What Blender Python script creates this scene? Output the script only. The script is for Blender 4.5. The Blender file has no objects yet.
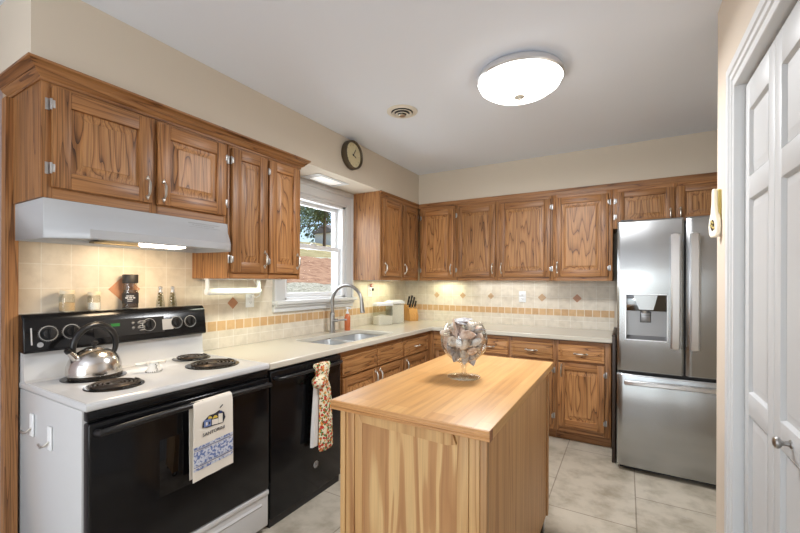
import bpy, bmesh, math, random
from math import pi, sin, cos, radians
from mathutils import Vector, Matrix, Euler
C = bpy.context.scene.collection
SC = bpy.context.scene
random.seed(5)

# ------------------------------------------------------------------ camera, world, light, exposure
D = 4.205                       # back wall
WX = -0.03                      # left wall face
cam_d = bpy.data.cameras.new('camera'); cam = bpy.data.objects.new('camera', cam_d); C.objects.link(cam)
cam.matrix_world = Matrix.Translation((2.342, 0, 1.363)) @ Matrix.Rotation(radians(30.18), 4, 'Z') @ Matrix.Rotation(pi/2, 4, 'X') @ Matrix.Rotation(radians(0.198), 4, 'Z')
cam_d.sensor_width = 36; cam_d.lens = 389.4/800*36; cam_d.shift_y = 15.7/800; cam_d.clip_start = 0.03
SC.camera = cam
vs = SC.view_settings; vs.view_transform = 'Standard'; vs.look = 'None'; vs.gamma = 1; vs.use_curve_mapping = False
vs.exposure = 0.2
w = bpy.data.worlds.new('sky'); SC.world = w; w.use_nodes = True
wn = w.node_tree; bg = wn.nodes['Background']
sky = wn.nodes.new('ShaderNodeTexSky'); sky.sky_type = 'NISHITA'; sky.sun_disc = False; sky.sun_elevation = radians(42); sky.sun_rotation = radians(60)
wn.links.new(sky.outputs[0], bg.inputs[0]); bg.inputs[1].default_value = 0.22

def light(name, kind, loc, energy, color=(1, 1, 1), target=None, size=0.3, size_y=None):
    d = bpy.data.lights.new(name, kind); d.energy = energy; d.color = color
    o = bpy.data.objects.new(name, d); C.objects.link(o); o.location = loc
    if kind == 'AREA':
        d.size = size
        if size_y: d.shape = 'RECTANGLE'; d.size_y = size_y
    elif kind in ('POINT', 'SPOT'): d.shadow_soft_size = size
    if target is not None:
        o.rotation_euler = (Vector(target)-Vector(loc)).to_track_quat('-Z', 'Y').to_euler()
    return o
s = light('sun', 'SUN', (0, 0, 20), 3.2, (1, .95, .86), (-.55*20, -.35*20, 20-.75*20)); s.data.angle = radians(2)
light('rear_fill_area', 'AREA', (1.25, -2.75, 1.25), 50, (.90, .95, 1), (1.25, 2, 2.0), 2.2, 2.1)  # added fill light outside the assumed rear opening, stands in for daylight
light('rear_fill_point', 'POINT', (1.5, -1.4, 1.9), 34, (.95, .97, 1), size=.2)   # added fill light behind the camera
light('window_daylight', 'AREA', (-.35, 2.6, 1.75), 14, (.95, .98, 1), (2, 2.6, 1.2), .8, .8)

# ------------------------------------------------------------------ materials
def nodes(name):
    m = bpy.data.materials.new(name); m.use_nodes = True
    return m, m.node_tree.nodes, m.node_tree.links, m.node_tree.nodes['Principled BSDF']
def lin(r, g, b):
    f = lambda c: (c/255/12.92) if c/255 <= .04045 else ((c/255+.055)/1.055)**2.4
    return (f(r), f(g), f(b), 1)
def plain(name, col, rough=.5, metal=0, noise=0, nscale=8, spec=.5, emit=None, estr=0, coat=0, bump=0):
    m, n, l, b = nodes(name)
    b.inputs['Base Color'].default_value = col; b.inputs['Roughness'].default_value = rough; b.inputs['Metallic'].default_value = metal
    b.inputs['Specular IOR Level'].default_value = spec; b.inputs['Coat Weight'].default_value = coat
    if noise or bump:
        t = n.new('ShaderNodeTexCoord'); x = n.new('ShaderNodeTexNoise'); x.inputs['Scale'].default_value = nscale; x.inputs['Detail'].default_value = 5
        l.new(t.outputs['Object'], x.inputs['Vector'])
        if noise:
            mx = n.new('ShaderNodeMix'); mx.data_type = 'RGBA'
            mx.inputs[6].default_value = tuple(c*(1-noise) for c in col[:3])+(1,); mx.inputs[7].default_value = tuple(min(1, c*(1+noise)) for c in col[:3])+(1,)
            l.new(x.outputs['Fac'], mx.inputs[0]); l.new(mx.outputs[2], b.inputs['Base Color'])
        if bump:
            bp = n.new('ShaderNodeBump'); bp.inputs['Strength'].default_value = bump; bp.inputs['Distance'].default_value = .01
            l.new(x.outputs['Fac'], bp.inputs['Height']); l.new(bp.outputs[0], b.inputs['Normal'])
    if emit: b.inputs['Emission Color'].default_value = emit; b.inputs['Emission Strength'].default_value = estr
    return m
def ramp(n, stops):
    r = n.new('ShaderNodeValToRGB'); e = r.color_ramp.elements
    e[0].position, e[0].color = stops[0]; e[1].position, e[1].color = stops[-1]
    for p, c in stops[1:-1]:
        q = e.new(p); q.color = c
    return r
def wood(name, cl, cm, cd, axis='z', across=11, along=.8, rings=7, streak=.3, rough=.4, distort=.12, sharp=None, tone=.18):
    m, n, l, b = nodes(name)
    tc = n.new('ShaderNodeTexCoord'); oi = n.new('ShaderNodeObjectInfo')
    ml = n.new('ShaderNodeMath'); ml.operation = 'MULTIPLY'; ml.inputs[1].default_value = 23.7; l.new(oi.outputs['Random'], ml.inputs[0])
    ad = n.new('ShaderNodeVectorMath'); ad.operation = 'ADD'; l.new(tc.outputs['Object'], ad.inputs[0]); l.new(ml.outputs[0], ad.inputs[1])
    def mapped(a, g):
        mp = n.new('ShaderNodeMapping'); mp.inputs['Scale'].default_value = tuple(g if k == axis else a for k in 'xyz'); l.new(ad.outputs[0], mp.inputs[0]); return mp
    n1 = n.new('ShaderNodeTexNoise'); n1.inputs['Scale'].default_value = 1; n1.inputs['Detail'].default_value = 2.5; n1.inputs['Distortion'].default_value = distort; n1.inputs['Roughness'].default_value = .42
    l.new(mapped(across, along).outputs[0], n1.inputs['Vector'])
    k = n.new('ShaderNodeMath'); k.operation = 'MULTIPLY'; k.inputs[1].default_value = rings; l.new(n1.outputs['Fac'], k.inputs[0])
    fr = n.new('ShaderNodeMath'); fr.operation = 'FRACT'; l.new(k.outputs[0], fr.inputs[0])
    r = ramp(n, sharp or [(0, cd), (.1, cm), (.45, cl), (.85, cl), (1, cm)]); l.new(fr.outputs[0], r.inputs[0])
    n2 = n.new('ShaderNodeTexNoise'); n2.inputs['Scale'].default_value = 1; n2.inputs['Detail'].default_value = 3
    l.new(mapped(170, 4).outputs[0], n2.inputs['Vector'])
    r2 = ramp(n, [(.32, (1-streak,)*3+(1,)), (.56, (1, 1, 1, 1))]); l.new(n2.outputs['Fac'], r2.inputs[0])
    mx = n.new('ShaderNodeMix'); mx.data_type = 'RGBA'; mx.blend_type = 'MULTIPLY'; mx.inputs[0].default_value = 1
    l.new(r.outputs[0], mx.inputs[6]); l.new(r2.outputs[0], mx.inputs[7])
    # board-to-board tone
    tn = n.new('ShaderNodeMapRange'); tn.inputs[3].default_value = 1-tone; tn.inputs[4].default_value = 1+tone*.6; l.new(oi.outputs['Random'], tn.inputs[0])
    m2 = n.new('ShaderNodeVectorMath'); m2.operation = 'SCALE'; l.new(mx.outputs[2], m2.inputs[0]); l.new(tn.outputs[0], m2.inputs['Scale'])
    l.new(m2.outputs[0], b.inputs['Base Color']); b.inputs['Roughness'].default_value = rough
    bp = n.new('ShaderNodeBump'); bp.inputs['Strength'].default_value = .15; bp.inputs['Distance'].default_value = .004
    l.new(n2.outputs['Fac'], bp.inputs['Height']); l.new(bp.outputs[0], b.inputs['Normal'])
    return m
OAK = (lin(176, 124, 76), lin(154, 103, 59), lin(96, 59, 31))
oak_z = wood('oak vertical grain', *OAK, axis='z', across=14, along=.8, rings=10, streak=.5)
oak_y = wood('oak grain along y', *OAK, axis='y', across=18, rings=6)
oak_x = wood('oak grain along x', *OAK, axis='x', across=18, rings=6)
OAKP = (lin(192, 139, 87), lin(164, 111, 64), lin(78, 47, 25))
oak_panel = wood('oak raised panel', *OAKP, axis='z', across=7, along=.75, rings=17, streak=.4)
oak_panel_y = wood('oak drawer front along y', *OAKP, axis='y', across=12, along=1.2, rings=9)
oak_panel_x = wood('oak drawer front along x', *OAKP, axis='x', across=12, along=1.2, rings=9)
PINE = (lin(208, 168, 114), lin(194, 150, 97), lin(158, 110, 66))
pine_z = wood('pine vertical grain', *PINE, axis='z', across=5, along=.35, rings=7, streak=.12, distort=.8, rough=.5, sharp=[(0, PINE[2]), (.1, PINE[1]), (.6, PINE[0]), (.93, PINE[1]), (1, PINE[2])])
pine_fine = wood('pine fine straight grain', lin(190, 145, 95), lin(178, 131, 82), lin(150, 104, 61), axis='z', across=16, along=.25, rings=9, streak=.18, rough=.5)
pine_panel = wood('pine flat sawn panel', lin(214, 176, 122), lin(198, 152, 100), lin(166, 116, 70), axis='z', across=7, along=.7, rings=4, streak=.12, distort=1.2, rough=.5,
                  sharp=[(0, lin(174, 126, 80)), (.3, lin(188, 141, 92)), (.38, lin(210, 170, 116)), (.7, lin(215, 178, 124)), (.78, lin(190, 144, 94)), (1, lin(174, 126, 80))])
pine_x = wood('pine edge grain', lin(204, 152, 98), lin(188, 134, 80), lin(140, 92, 52), axis='x', across=60, along=.5, rings=3, streak=.2)

def butcher():
    m, n, l, b = nodes('butcher block top')
    tc = n.new('ShaderNodeTexCoord'); sp = n.new('ShaderNodeSeparateXYZ'); cb = n.new('ShaderNodeCombineXYZ')
    l.new(tc.outputs['Object'], sp.inputs[0]); l.new(sp.outputs[1], cb.inputs[0]); l.new(sp.outputs[0], cb.inputs[1])
    br = n.new('ShaderNodeTexBrick'); br.offset = .37; br.inputs['Scale'].default_value = 1; br.inputs['Brick Width'].default_value = .52; br.inputs['Row Height'].default_value = .085
    br.inputs['Mortar Size'].default_value = .0006; br.inputs['Color1'].default_value = lin(212, 164, 104); br.inputs['Color2'].default_value = lin(194, 142, 82); br.inputs['Mortar'].default_value = lin(186, 132, 78)
    l.new(cb.outputs[0], br.inputs['Vector'])
    mp = n.new('ShaderNodeMapping'); mp.inputs['Scale'].default_value = (55, 3, 55); l.new(tc.outputs['Object'], mp.inputs[0])
    nz = n.new('ShaderNodeTexNoise'); nz.inputs['Scale'].default_value = 1; nz.inputs['Detail'].default_value = 4; l.new(mp.outputs[0], nz.inputs['Vector'])
    r = ramp(n, [(.3, (.82, .8, .78, 1)), (.62, (1.04, 1.04, 1.04, 1))]); l.new(nz.outputs['Fac'], r.inputs[0])
    mx = n.new('ShaderNodeMix'); mx.data_type = 'RGBA'; mx.blend_type = 'MULTIPLY'; mx.inputs[0].default_value = 1
    l.new(br.outputs['Color'], mx.inputs[6]); l.new(r.outputs[0], mx.inputs[7]); l.new(mx.outputs[2], b.inputs['Base Color'])
    b.inputs['Roughness'].default_value = .42
    return m
butcher_m = butcher()

def tile_mat(name, plane, size, c1, c2, mortar, rough=.35, w=None, off=0, gap=.0025, origin=(0, 0), mott=.07, nscale=16):
    m, n, l, b = nodes(name)
    tc = n.new('ShaderNodeTexCoord'); sp = n.new('ShaderNodeSeparateXYZ'); cb = n.new('ShaderNodeCombineXYZ')
    l.new(tc.outputs['Object'], sp.inputs[0])
    for i, ax in enumerate(plane):
        a = n.new('ShaderNodeMath'); a.operation = 'SUBTRACT'; a.inputs[1].default_value = origin[i]-20*(w or size if i == 0 else size)
        l.new(sp.outputs['xyz'.index(ax)], a.inputs[0]); l.new(a.outputs[0], cb.inputs[i])
    br = n.new('ShaderNodeTexBrick'); br.offset = off; br.inputs['Scale'].default_value = 1; br.inputs['Brick Width'].default_value = w or size; br.inputs['Row Height'].default_value = size
    br.inputs['Mortar Size'].default_value = gap; br.inputs['Mortar Smooth'].default_value = .2
    br.inputs['Color1'].default_value = c1; br.inputs['Color2'].default_value = c2; br.inputs['Mortar'].default_value = mortar
    l.new(cb.outputs[0], br.inputs['Vector'])
    nz = n.new('ShaderNodeTexNoise'); nz.inputs['Scale'].default_value = nscale; nz.inputs['Detail'].default_value = 6; nz.inputs['Roughness'].default_value = .6; l.new(tc.outputs['Object'], nz.inputs['Vector'])
    r = ramp(n, [(.33, (1-mott*1.8, 1-mott*1.9, 1-mott*2.1, 1)), (.55, (1, 1, 1, 1)), (.75, (1+mott*.4,)*3+(1,))]); l.new(nz.outputs['Fac'], r.inputs[0])
    mx = n.new('ShaderNodeMix'); mx.data_type = 'RGBA'; mx.blend_type = 'MULTIPLY'; mx.inputs[0].default_value = 1
    l.new(br.outputs['Color'], mx.inputs[6]); l.new(r.outputs[0], mx.inputs[7]); l.new(mx.outputs[2], b.inputs['Base Color'])
    b.inputs['Roughness'].default_value = rough
    bp = n.new('ShaderNodeBump'); bp.inputs['Strength'].default_value = .4; bp.inputs['Distance'].default_value = .002; bp.invert = True
    l.new(br.outputs['Fac'], bp.inputs['Height']); l.new(bp.outputs[0], b.inputs['Normal'])
    return m
TZ = 1.10
TC = (lin(226, 217, 201), lin(219, 208, 190), lin(234, 228, 216))
tile_l = tile_mat('cream wall tile left', 'yz', .1145, *TC, origin=(.73, TZ))
tile_b = tile_mat('cream wall tile back', 'xz', .1145, *TC, origin=(.03, TZ))
BC = (lin(214, 178, 132), lin(202, 162, 116), lin(228, 214, 190))
band_l = tile_mat('tan tile band left', 'yz', .071, *BC, origin=(0, 1.03), gap=.004)
band_b = tile_mat('tan tile band back', 'xz', .071, *BC, origin=(0, 1.03), gap=.004)
floor_m = tile_mat('stone floor tile', 'yx', .475, lin(196, 187, 171), lin(188, 179, 163), lin(150, 139, 124), rough=.42, w=.95, off=.39, gap=.004, origin=(2.9, 1.92), mott=.2, nscale=5.5)
diamond_m = plain('terracotta tile', lin(190, 140, 108), .4, noise=.2, nscale=30)
diamond_b = plain('tan accent tile', lin(200, 168, 132), .4, noise=.2, nscale=30)
paint = plain('warm beige wall paint', lin(214, 203, 186), .75, noise=.015, nscale=2)
paint_r = plain('pinkish beige wall paint', lin(214, 200, 183), .7, noise=.015, nscale=2)
paint_mauve = plain('mauve grey wall paint', lin(176, 164, 166), .8)
ceil_m = plain('flat ceiling paint', lin(232, 238, 248), .85, noise=.01, nscale=3)
white = plain('white gloss trim paint', lin(214, 215, 215), .35, noise=.01, nscale=4)
white_door = plain('white door paint', lin(196, 197, 197), .42)
vinyl = plain('white vinyl', lin(236, 238, 240), .35)
enamel = plain('white enamel', lin(204, 205, 206), .18, spec=.6)
hood_m = plain('white painted hood metal', lin(182, 184, 187), .32)
black_g = plain('black gloss', (.006, .006, .007, 1), .14, spec=.3)
black_p = plain('black plastic', (.012, .012, .013, 1), .3)
black_m = plain('black matte', (.018, .017, .017, 1), .55)
coil_m = plain('burner coil', (.07, .055, .045, 1), .4, metal=.7)
chrome = plain('chrome', (.72, .72, .72, 1), .14, metal=1)
pewter = plain('pewter', (.62, .59, .54, 1), .3, metal=1)
hinge_m = plain('worn chrome', (.5, .49, .48, 1), .4, metal=1)
nickel = plain('brushed nickel', (.36, .35, .34, 1), .33, metal=1)
steel_l = plain('light steel', (.80, .80, .81, 1), .32, metal=1)
sink_m = plain('sink steel', (.66, .68, .70, 1), .42, metal=1)
kettle_m = plain('kettle steel', (.66, .63, .60, 1), .2, metal=1, noise=.05, nscale=4)
counter_m = plain('beige quartz', lin(206, 199, 184), .2, noise=.05, nscale=220)
ceramic = plain('white ceramic', lin(230, 228, 222), .2)
paper = plain('paper towel', lin(244, 243, 240), .9)
fabric_w = plain('cream cotton', lin(233, 226, 214), .9, bump=.1, nscale=300)
clockface = plain('cream clock face', lin(222, 212, 172), .5)
bronze = plain('dark bronze', lin(94, 82, 66), .35, metal=.6)
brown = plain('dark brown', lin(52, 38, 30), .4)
vent_m = plain('aged cream metal', lin(224, 218, 204), .5)
flour_m = plain('flour', lin(240, 234, 222), .9)
soap_m = plain('orange soap', lin(206, 112, 66), .25)
coffee_m = plain('dark coffee grounds', lin(64, 44, 34), .6)
label_m = plain('dark jar label', lin(32, 28, 30), .5)
ink = plain('pale print', lin(214, 214, 214), .6)
ink_dark = plain('dark print', lin(40, 40, 52), .8)
blue_p = plain('blue print', lin(112, 130, 178), .85)
blue_d = plain('navy print', lin(50, 66, 120), .85)
yellow_p = plain('yellow print', lin(214, 186, 82), .85)
brass = plain('gilt', lin(196, 178, 112), .4, metal=.35)
cream_m = plain('cream enamel', lin(236, 230, 212), .35)
beech = wood('beech block', lin(214, 160, 92), lin(204, 148, 80), lin(176, 120, 62), axis='z', across=30, along=2, rings=3, streak=.15)
lamp_e = plain('lit frosted lamp glass', (1, 1, 1, 1), .4, emit=(1, .98, .94, 1), estr=5.5)
hood_e = plain('lit hood lens', (1, 1, 1, 1), .4, emit=(1, .9, .72, 1), estr=9)
soffit_e = plain('lit diffuser', (.9, .88, .84, 1), .4, emit=(1, .96, .88, 1), estr=.4)
green_e = plain('green led digits', (0, .05, 0, 1), .4, emit=(.12, .8, .15, 1), estr=.16)

def glassy(name, tint=(1, 1, 1, 1), ior=1.45, boost=1.0):
    m = bpy.data.materials.new(name); m.use_nodes = True; n = m.node_tree.nodes; l = m.node_tree.links
    n.remove(n['Principled BSDF']); out = n['Material Output']
    t = n.new('ShaderNodeBsdfTransparent'); t.inputs[0].default_value = tint
    g = n.new('ShaderNodeBsdfGlossy'); g.inputs['Roughness'].default_value = .03
    f = n.new('ShaderNodeLayerWeight'); f.inputs[0].default_value = .5
    pw = n.new('ShaderNodeMath'); pw.operation = 'POWER'; pw.inputs[1].default_value = 4; l.new(f.outputs['Facing'], pw.inputs[0])
    mu = n.new('ShaderNodeMapRange'); mu.inputs[3].default_value = (.03 if ior < .78 else .13)*boost; mu.inputs[4].default_value = ior*boost; l.new(pw.outputs[0], mu.inputs[0])
    mx = n.new('ShaderNodeMixShader'); l.new(mu.outputs[0], mx.inputs[0]); l.new(t.outputs[0], mx.inputs[1]); l.new(g.outputs[0], mx.inputs[2]); l.new(mx.outputs[0], out.inputs[0])
    return m
pane_m = glassy('window glass', (.97, .98, .98, 1), .25, .6)
goblet_m = glassy('goblet glass', (.96, .968, .968, 1), .75, 1.2)
stem_m = glassy('stem glass', (.94, .95, .95, 1), .8, 1.0)
clear_m = glassy('clear plastic', (.95, .955, .94, 1), .35)

def stainless(name, col, rough):
    m, n, l, b = nodes(name)
    b.inputs['Metallic'].default_value = 1; b.inputs['Base Color'].default_value = col
    tc = n.new('ShaderNodeTexCoord'); mp = n.new('ShaderNodeMapping'); mp.inputs['Scale'].default_value = (260, 260, 1.2); l.new(tc.outputs['Object'], mp.inputs[0])
    nz = n.new('ShaderNodeTexNoise'); nz.inputs['Scale'].default_value = 1; nz.inputs['Detail'].default_value = 2; l.new(mp.outputs[0], nz.inputs['Vector'])
    mr = n.new('ShaderNodeMapRange'); mr.inputs[3].default_value = rough*.995; mr.inputs[4].default_value = rough*1.005; l.new(nz.outputs['Fac'], mr.inputs[0]); l.new(mr.outputs[0], b.inputs['Roughness'])
    # sheet metal is never quite flat: slow vertical ripples
    m2 = n.new('ShaderNodeMapping'); m2.inputs['Scale'].default_value = (6, 6, .5); l.new(tc.outputs['Object'], m2.inputs[0])
    n2 = n.new('ShaderNodeTexNoise'); n2.inputs['Scale'].default_value = 1; n2.inputs['Detail'].default_value = 0; l.new(m2.outputs[0], n2.inputs['Vector'])
    bp = n.new('ShaderNodeBump'); bp.inputs['Strength'].default_value = .35; bp.inputs['Distance'].default_value = .012; l.new(n2.outputs['Fac'], bp.inputs['Height']); l.new(bp.outputs[0], b.inputs['Normal'])
    tg = n.new('ShaderNodeTangent'); tg.direction_type = 'RADIAL'; tg.axis = 'Z'; l.new(tg.outputs[0], b.inputs['Tangent'])
    b.inputs['Anisotropic'].default_value = .75; b.inputs['Anisotropic Rotation'].default_value = 0.0
    return m
steel = stainless('stainless steel', (.43, .44, .445, 1), .27)
steel_d = plain('satin grey bay', (.30, .30, .305, 1), .35, metal=.8)

def floral():
    m, n, l, b = nodes('floral cotton'); b.inputs['Roughness'].default_value = .9
    tc = n.new('ShaderNodeTexCoord'); base = lin(236, 226, 196)
    prev = None
    for sc, off, col, th in ((44, 0, lin(206, 58, 44), .42), (58, 3, lin(92, 128, 62), .4), (40, 7, lin(224, 150, 70), .33), (60, 11, lin(120, 60, 40), .22)):
        mp = n.new('ShaderNodeMapping'); mp.inputs['Location'].default_value = (off, off*.7, off*1.3); l.new(tc.outputs['Object'], mp.inputs[0])
        v = n.new('ShaderNodeTexVoronoi'); v.inputs['Scale'].default_value = sc; l.new(mp.outputs[0], v.inputs['Vector'])
        lt = n.new('ShaderNodeMath'); lt.operation = 'LESS_THAN'; lt.inputs[1].default_value = th; l.new(v.outputs['Distance'], lt.inputs[0])
        mx = n.new('ShaderNodeMix'); mx.data_type = 'RGBA'; l.new(lt.outputs[0], mx.inputs[0]); mx.inputs[7].default_value = col
        if prev: l.new(prev, mx.inputs[6])
        else: mx.inputs[6].default_value = base
        prev = mx.outputs[2]
    l.new(prev, b.inputs['Base Color']); return m
floral_m = floral()
def greek():
    m, n, l, b = nodes('blue woven border'); b.inputs['Roughness'].default_value = .9
    tc = n.new('ShaderNodeTexCoord'); w_ = n.new('ShaderNodeTexNoise'); w_.inputs['Scale'].default_value = 95; l.new(tc.outputs['Object'], w_.inputs['Vector'])
    r = ramp(n, [(.44, lin(104, 122, 172)), (.54, lin(206, 210, 222))]); l.new(w_.outputs['Fac'], r.inputs[0]); l.new(r.outputs[0], b.inputs['Base Color']); return m
greek_m = greek()

# ------------------------------------------------------------------ mesh builder
class MB:
    def __init__(s): s.bm = bmesh.new()
    def merge(s, b2, mi=0, M=None, smooth=True):
        if M is not None: b2.transform(M)
        vm = [s.bm.verts.new(v.co) for v in b2.verts]
        b2.verts.index_update()
        for f in b2.faces:
            try:
                nf = s.bm.faces.new([vm[v.index] for v in f.verts]); nf.material_index = mi if mi is not None else f.material_index; nf.smooth = smooth
            except ValueError: pass
        b2.free(); return s
    def box(s, x0, x1, y0, y1, z0, z1, bev=0, mi=0, M=None, seg=2):
        b = bmesh.new(); bmesh.ops.create_cube(b, size=1)
        lo = Vector((min(x0, x1), min(y0, y1), min(z0, z1))); hi = Vector((max(x0, x1), max(y0, y1), max(z0, z1)))
        for v in b.verts: v.co = Vector((lo[i]+(v.co[i]+.5)*(hi[i]-lo[i]) for i in range(3)))
        if bev > 0:
            bmesh.ops.bevel(b, geom=list(b.edges), offset=min(bev, min(hi-lo)*.45), segments=seg, affect='EDGES', profile=.5)
        return s.merge(b, mi, M)
    def tube(s, pts, r, seg=10, mi=0, closed=False, caps=True, M=None):
        pts = [Vector(p) for p in pts]; N = len(pts); rs = r if isinstance(r, (list, tuple)) else [r]*N
        b = bmesh.new(); rings = []; up = None
        for i, p in enumerate(pts):
            if closed: t = (pts[(i+1) % N]-pts[i-1]).normalized()
            else: t = (pts[min(i+1, N-1)]-pts[max(i-1, 0)]).normalized()
            if up is None:
                up = t.orthogonal().normalized()
            up = (up-t*up.dot(t)).normalized(); sd = t.cross(up)
            rings.append([b.verts.new(p+(up*cos(2*pi*k/seg)+sd*sin(2*pi*k/seg))*rs[i]) for k in range(seg)])
        for i in range(N if closed else N-1):
            A, B = rings[i], rings[(i+1) % N]
            for k in range(seg): b.faces.new([A[k], A[(k+1) % seg], B[(k+1) % seg], B[k]])
        if caps and not closed: b.faces.new(rings[0][::-1]); b.faces.new(rings[-1])
        return s.merge(b, mi, M)
    def cyl(s, p0, p1, r0, r1=None, seg=20, mi=0, M=None):
        return s.tube([p0, p1], [r0, r1 if r1 is not None else r0], seg, mi, M=M)
    def lathe(s, prof, c=(0, 0, 0), seg=32, mi=0, M=None, sx=1, sy=1):
        b = bmesh.new(); c = Vector(c); rings = []
        for r, z in prof:
            if r < 1e-6: rings.append([b.verts.new(c+Vector((0, 0, z)))])
            else: rings.append([b.verts.new(c+Vector((r*sx*cos(2*pi*k/seg), r*sy*sin(2*pi*k/seg), z))) for k in range(seg)])
        for A, B in zip(rings, rings[1:]):
            for k in range(seg):
                k2 = (k+1) % seg
                if len(A) == 1 and len(B) == 1: continue
                if len(A) == 1: b.faces.new([A[0], B[k], B[k2]])
                elif len(B) == 1: b.faces.new([A[k], A[k2], B[0]])
                else: b.faces.new([A[k], A[k2], B[k2], B[k]])
        return s.merge(b, mi, M)
    def poly(s, pts, ext, mi=0, holes=(), M=None):
        """flat polygon (list of 3-D points) with holes, extruded by the vector ext"""
        b = bmesh.new(); ext = Vector(ext); loops = [[b.verts.new(Vector(p)) for p in L] for L in (pts, *holes)]
        es = []
        for L in loops:
            for i in range(len(L)): es.append(b.edges.new((L[i], L[(i+1) % len(L)])))
        if holes: bmesh.ops.triangle_fill(b, edges=es, use_beauty=True)
        else: b.faces.new(loops[0])
        g = bmesh.ops.extrude_face_region(b, geom=list(b.faces)+list(b.edges)+list(b.verts))
        # extrude_face_region keeps the source faces, so both ends close the solid
        for v in [e for e in g['geom'] if isinstance(e, bmesh.types.BMVert)]: v.co += ext
        return s.merge(b, mi, M)
    def ball(s, c, r, mi=0, seg=14, sc=(1, 1, 1), M=None):
        b = bmesh.new(); bmesh.ops.create_uvsphere(b, u_segments=seg, v_segments=max(6, seg*2//3), radius=r)
        for v in b.verts: v.co = Vector((v.co[i]*sc[i] for i in range(3)))+Vector(c)
        return s.merge(b, mi, M)
    def terr(s, P, a0, a1, z0, z1, prof, mi=0, mtb=None, cap=True):
        """nested rectangles (inset, outward offset) on frame P: raised panels"""
        b = bmesh.new(); R = []
        for ins, off in prof:
            R.append([b.verts.new(P(a0+ins, off, z0+ins)), b.verts.new(P(a1-ins, off, z0+ins)), b.verts.new(P(a1-ins, off, z1-ins)), b.verts.new(P(a0+ins, off, z1-ins))])
        for A, B in zip(R, R[1:]):
            for k in range(4):
                f = b.faces.new([A[k], A[(k+1) % 4], B[(k+1) % 4], B[k]]); f.material_index = mi if (k % 2 or mtb is None) else mtb
        if cap: b.faces.new(R[-1]).material_index = mi
        return s.merge(b, None, smooth=False)
    def fbox(s, P, a0, a1, b0, b1, z0, z1, bev=0, mi=0):
        p, q = P(a0, b0, z0), P(a1, b1, z1); return s.box(p[0], q[0], p[1], q[1], p[2], q[2], bev, mi)
    def build(s, name, mats, parent=None, origin=None, recalc=True):
        mats = mats if isinstance(mats, (list, tuple)) else [mats]
        if recalc: bmesh.ops.recalc_face_normals(s.bm, faces=list(s.bm.faces))
        o0 = Vector(origin) if origin is not None else (Vector(parent['_base']) if parent is not None else Vector((0, 0, 0)))
        s.bm.transform(Matrix.Translation(-o0))
        me = bpy.data.meshes.new(name); s.bm.to_mesh(me); s.bm.free()
        for m in mats: me.materials.append(m)
        me.set_sharp_from_angle(angle=radians(38))
        o = bpy.data.objects.new(name, me); C.objects.link(o)
        if parent is not None: o.parent = parent; o['_base'] = list(o0)
        else: o.location = o0; o['_base'] = list(o0)
        return o
def tag(o, label, cat, group=None, kind=None):
    o['label'] = label; o['category'] = cat
    if group: o['group'] = group
    if kind: o['kind'] = kind
    return o
def thing(name, label, cat, loc, group=None, kind=None):
    o = bpy.data.objects.new(name, None); C.objects.link(o); o.location = loc; o.empty_display_size = .05; o['_base'] = list(loc)
    return tag(o, label, cat, group, kind)
def copy_tree(o, parent=None):
    c = o.copy(); C.objects.link(c)
    if parent is not None: c.parent = parent
    for ch in list(o.children): copy_tree(ch, c)
    return c
def place(src, loc, rz=0, label=None, first=False):
    c = src if first else copy_tree(src)
    c.location = loc; c.rotation_euler = (0, 0, rz)
    if label: c['label'] = label
    return c
def text(s, size, M, mat, parent, name='lettering', ext=.0004, align='CENTER'):
    cu = bpy.data.curves.new('t', 'FONT'); cu.body = s; cu.size = size; cu.extrude = ext; cu.align_x = align; cu.align_y = 'CENTER'
    t = bpy.data.objects.new('t', cu); C.objects.link(t); bpy.context.view_layer.update()
    me = bpy.data.meshes.new_from_object(t.evaluated_get(bpy.context.evaluated_depsgraph_get())); bpy.data.objects.remove(t)
    me.transform(Matrix.Translation(-Vector(parent['_base'])) @ M); me.materials.clear(); me.materials.append(mat)
    o = bpy.data.objects.new(name, me); C.objects.link(o); o.parent = parent; o['_base'] = parent['_base']; return o
def frame_M(o, xa, ya):   # text frame: x axis, y axis
    xa = Vector(xa).normalized(); ya = Vector(ya); ya = (ya-xa*ya.dot(xa)).normalized(); za = xa.cross(ya)
    return Matrix(((xa[0], ya[0], za[0], o[0]), (xa[1], ya[1], za[1], o[1]), (xa[2], ya[2], za[2], o[2]), (0, 0, 0, 1)))
PL = lambda a, b, z: Vector((b, a, z))            # left run: a = y, b = x
PB = lambda a, b, z: Vector((a, D-b, z))          # back run: a = x, b = out from the back wall
XR = 2.69
PR = lambda a, b, z: Vector((XR-b, a, z))         # closet wall: a = y, b = out of the wall towards the room

# ------------------------------------------------------------------ room shell
ZC, ZS = 2.564, 2.232
def struct(name, mb, mat, label, cat): return tag(mb.build(name, mat), label, cat, kind='structure')
struct('floor', MB().box(-.15, 3.45, -2.9, 4.35, -.1, 0), floor_m, 'pale grey stone look tile floor of the kitchen', 'floor')
struct('ceiling', MB().box(-.15, 3.45, -2.9, 4.35, ZC, ZC+.12), ceil_m, 'flat grey white painted ceiling with round lamp', 'ceiling')
WY0, WY1, WZ0, WZ1 = 2.215, 3.02, 1.215, 2.10
struct('wall_left', MB().box(WX-.14, WX, .6, WY0, 0, ZC).box(WX-.14, WX, WY1, 4.35, 0, ZC).box(WX-.14, WX, WY0, WY1, 0, WZ0).box(WX-.14, WX, WY0, WY1, WZ1, ZC), paint, 'beige painted wall holding the sink window', 'wall')
struct('wall_back', MB().box(WX, 3.45, D, D+.14, 0, ZC), paint, 'beige back wall behind the tiled counter and refrigerator', 'wall')
struct('wall_entry', MB().box(WX-.14, WX, -2.9, .6, 0, ZC), paint_mauve, 'mauve grey wall at the left end of the range', 'wall')
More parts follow.
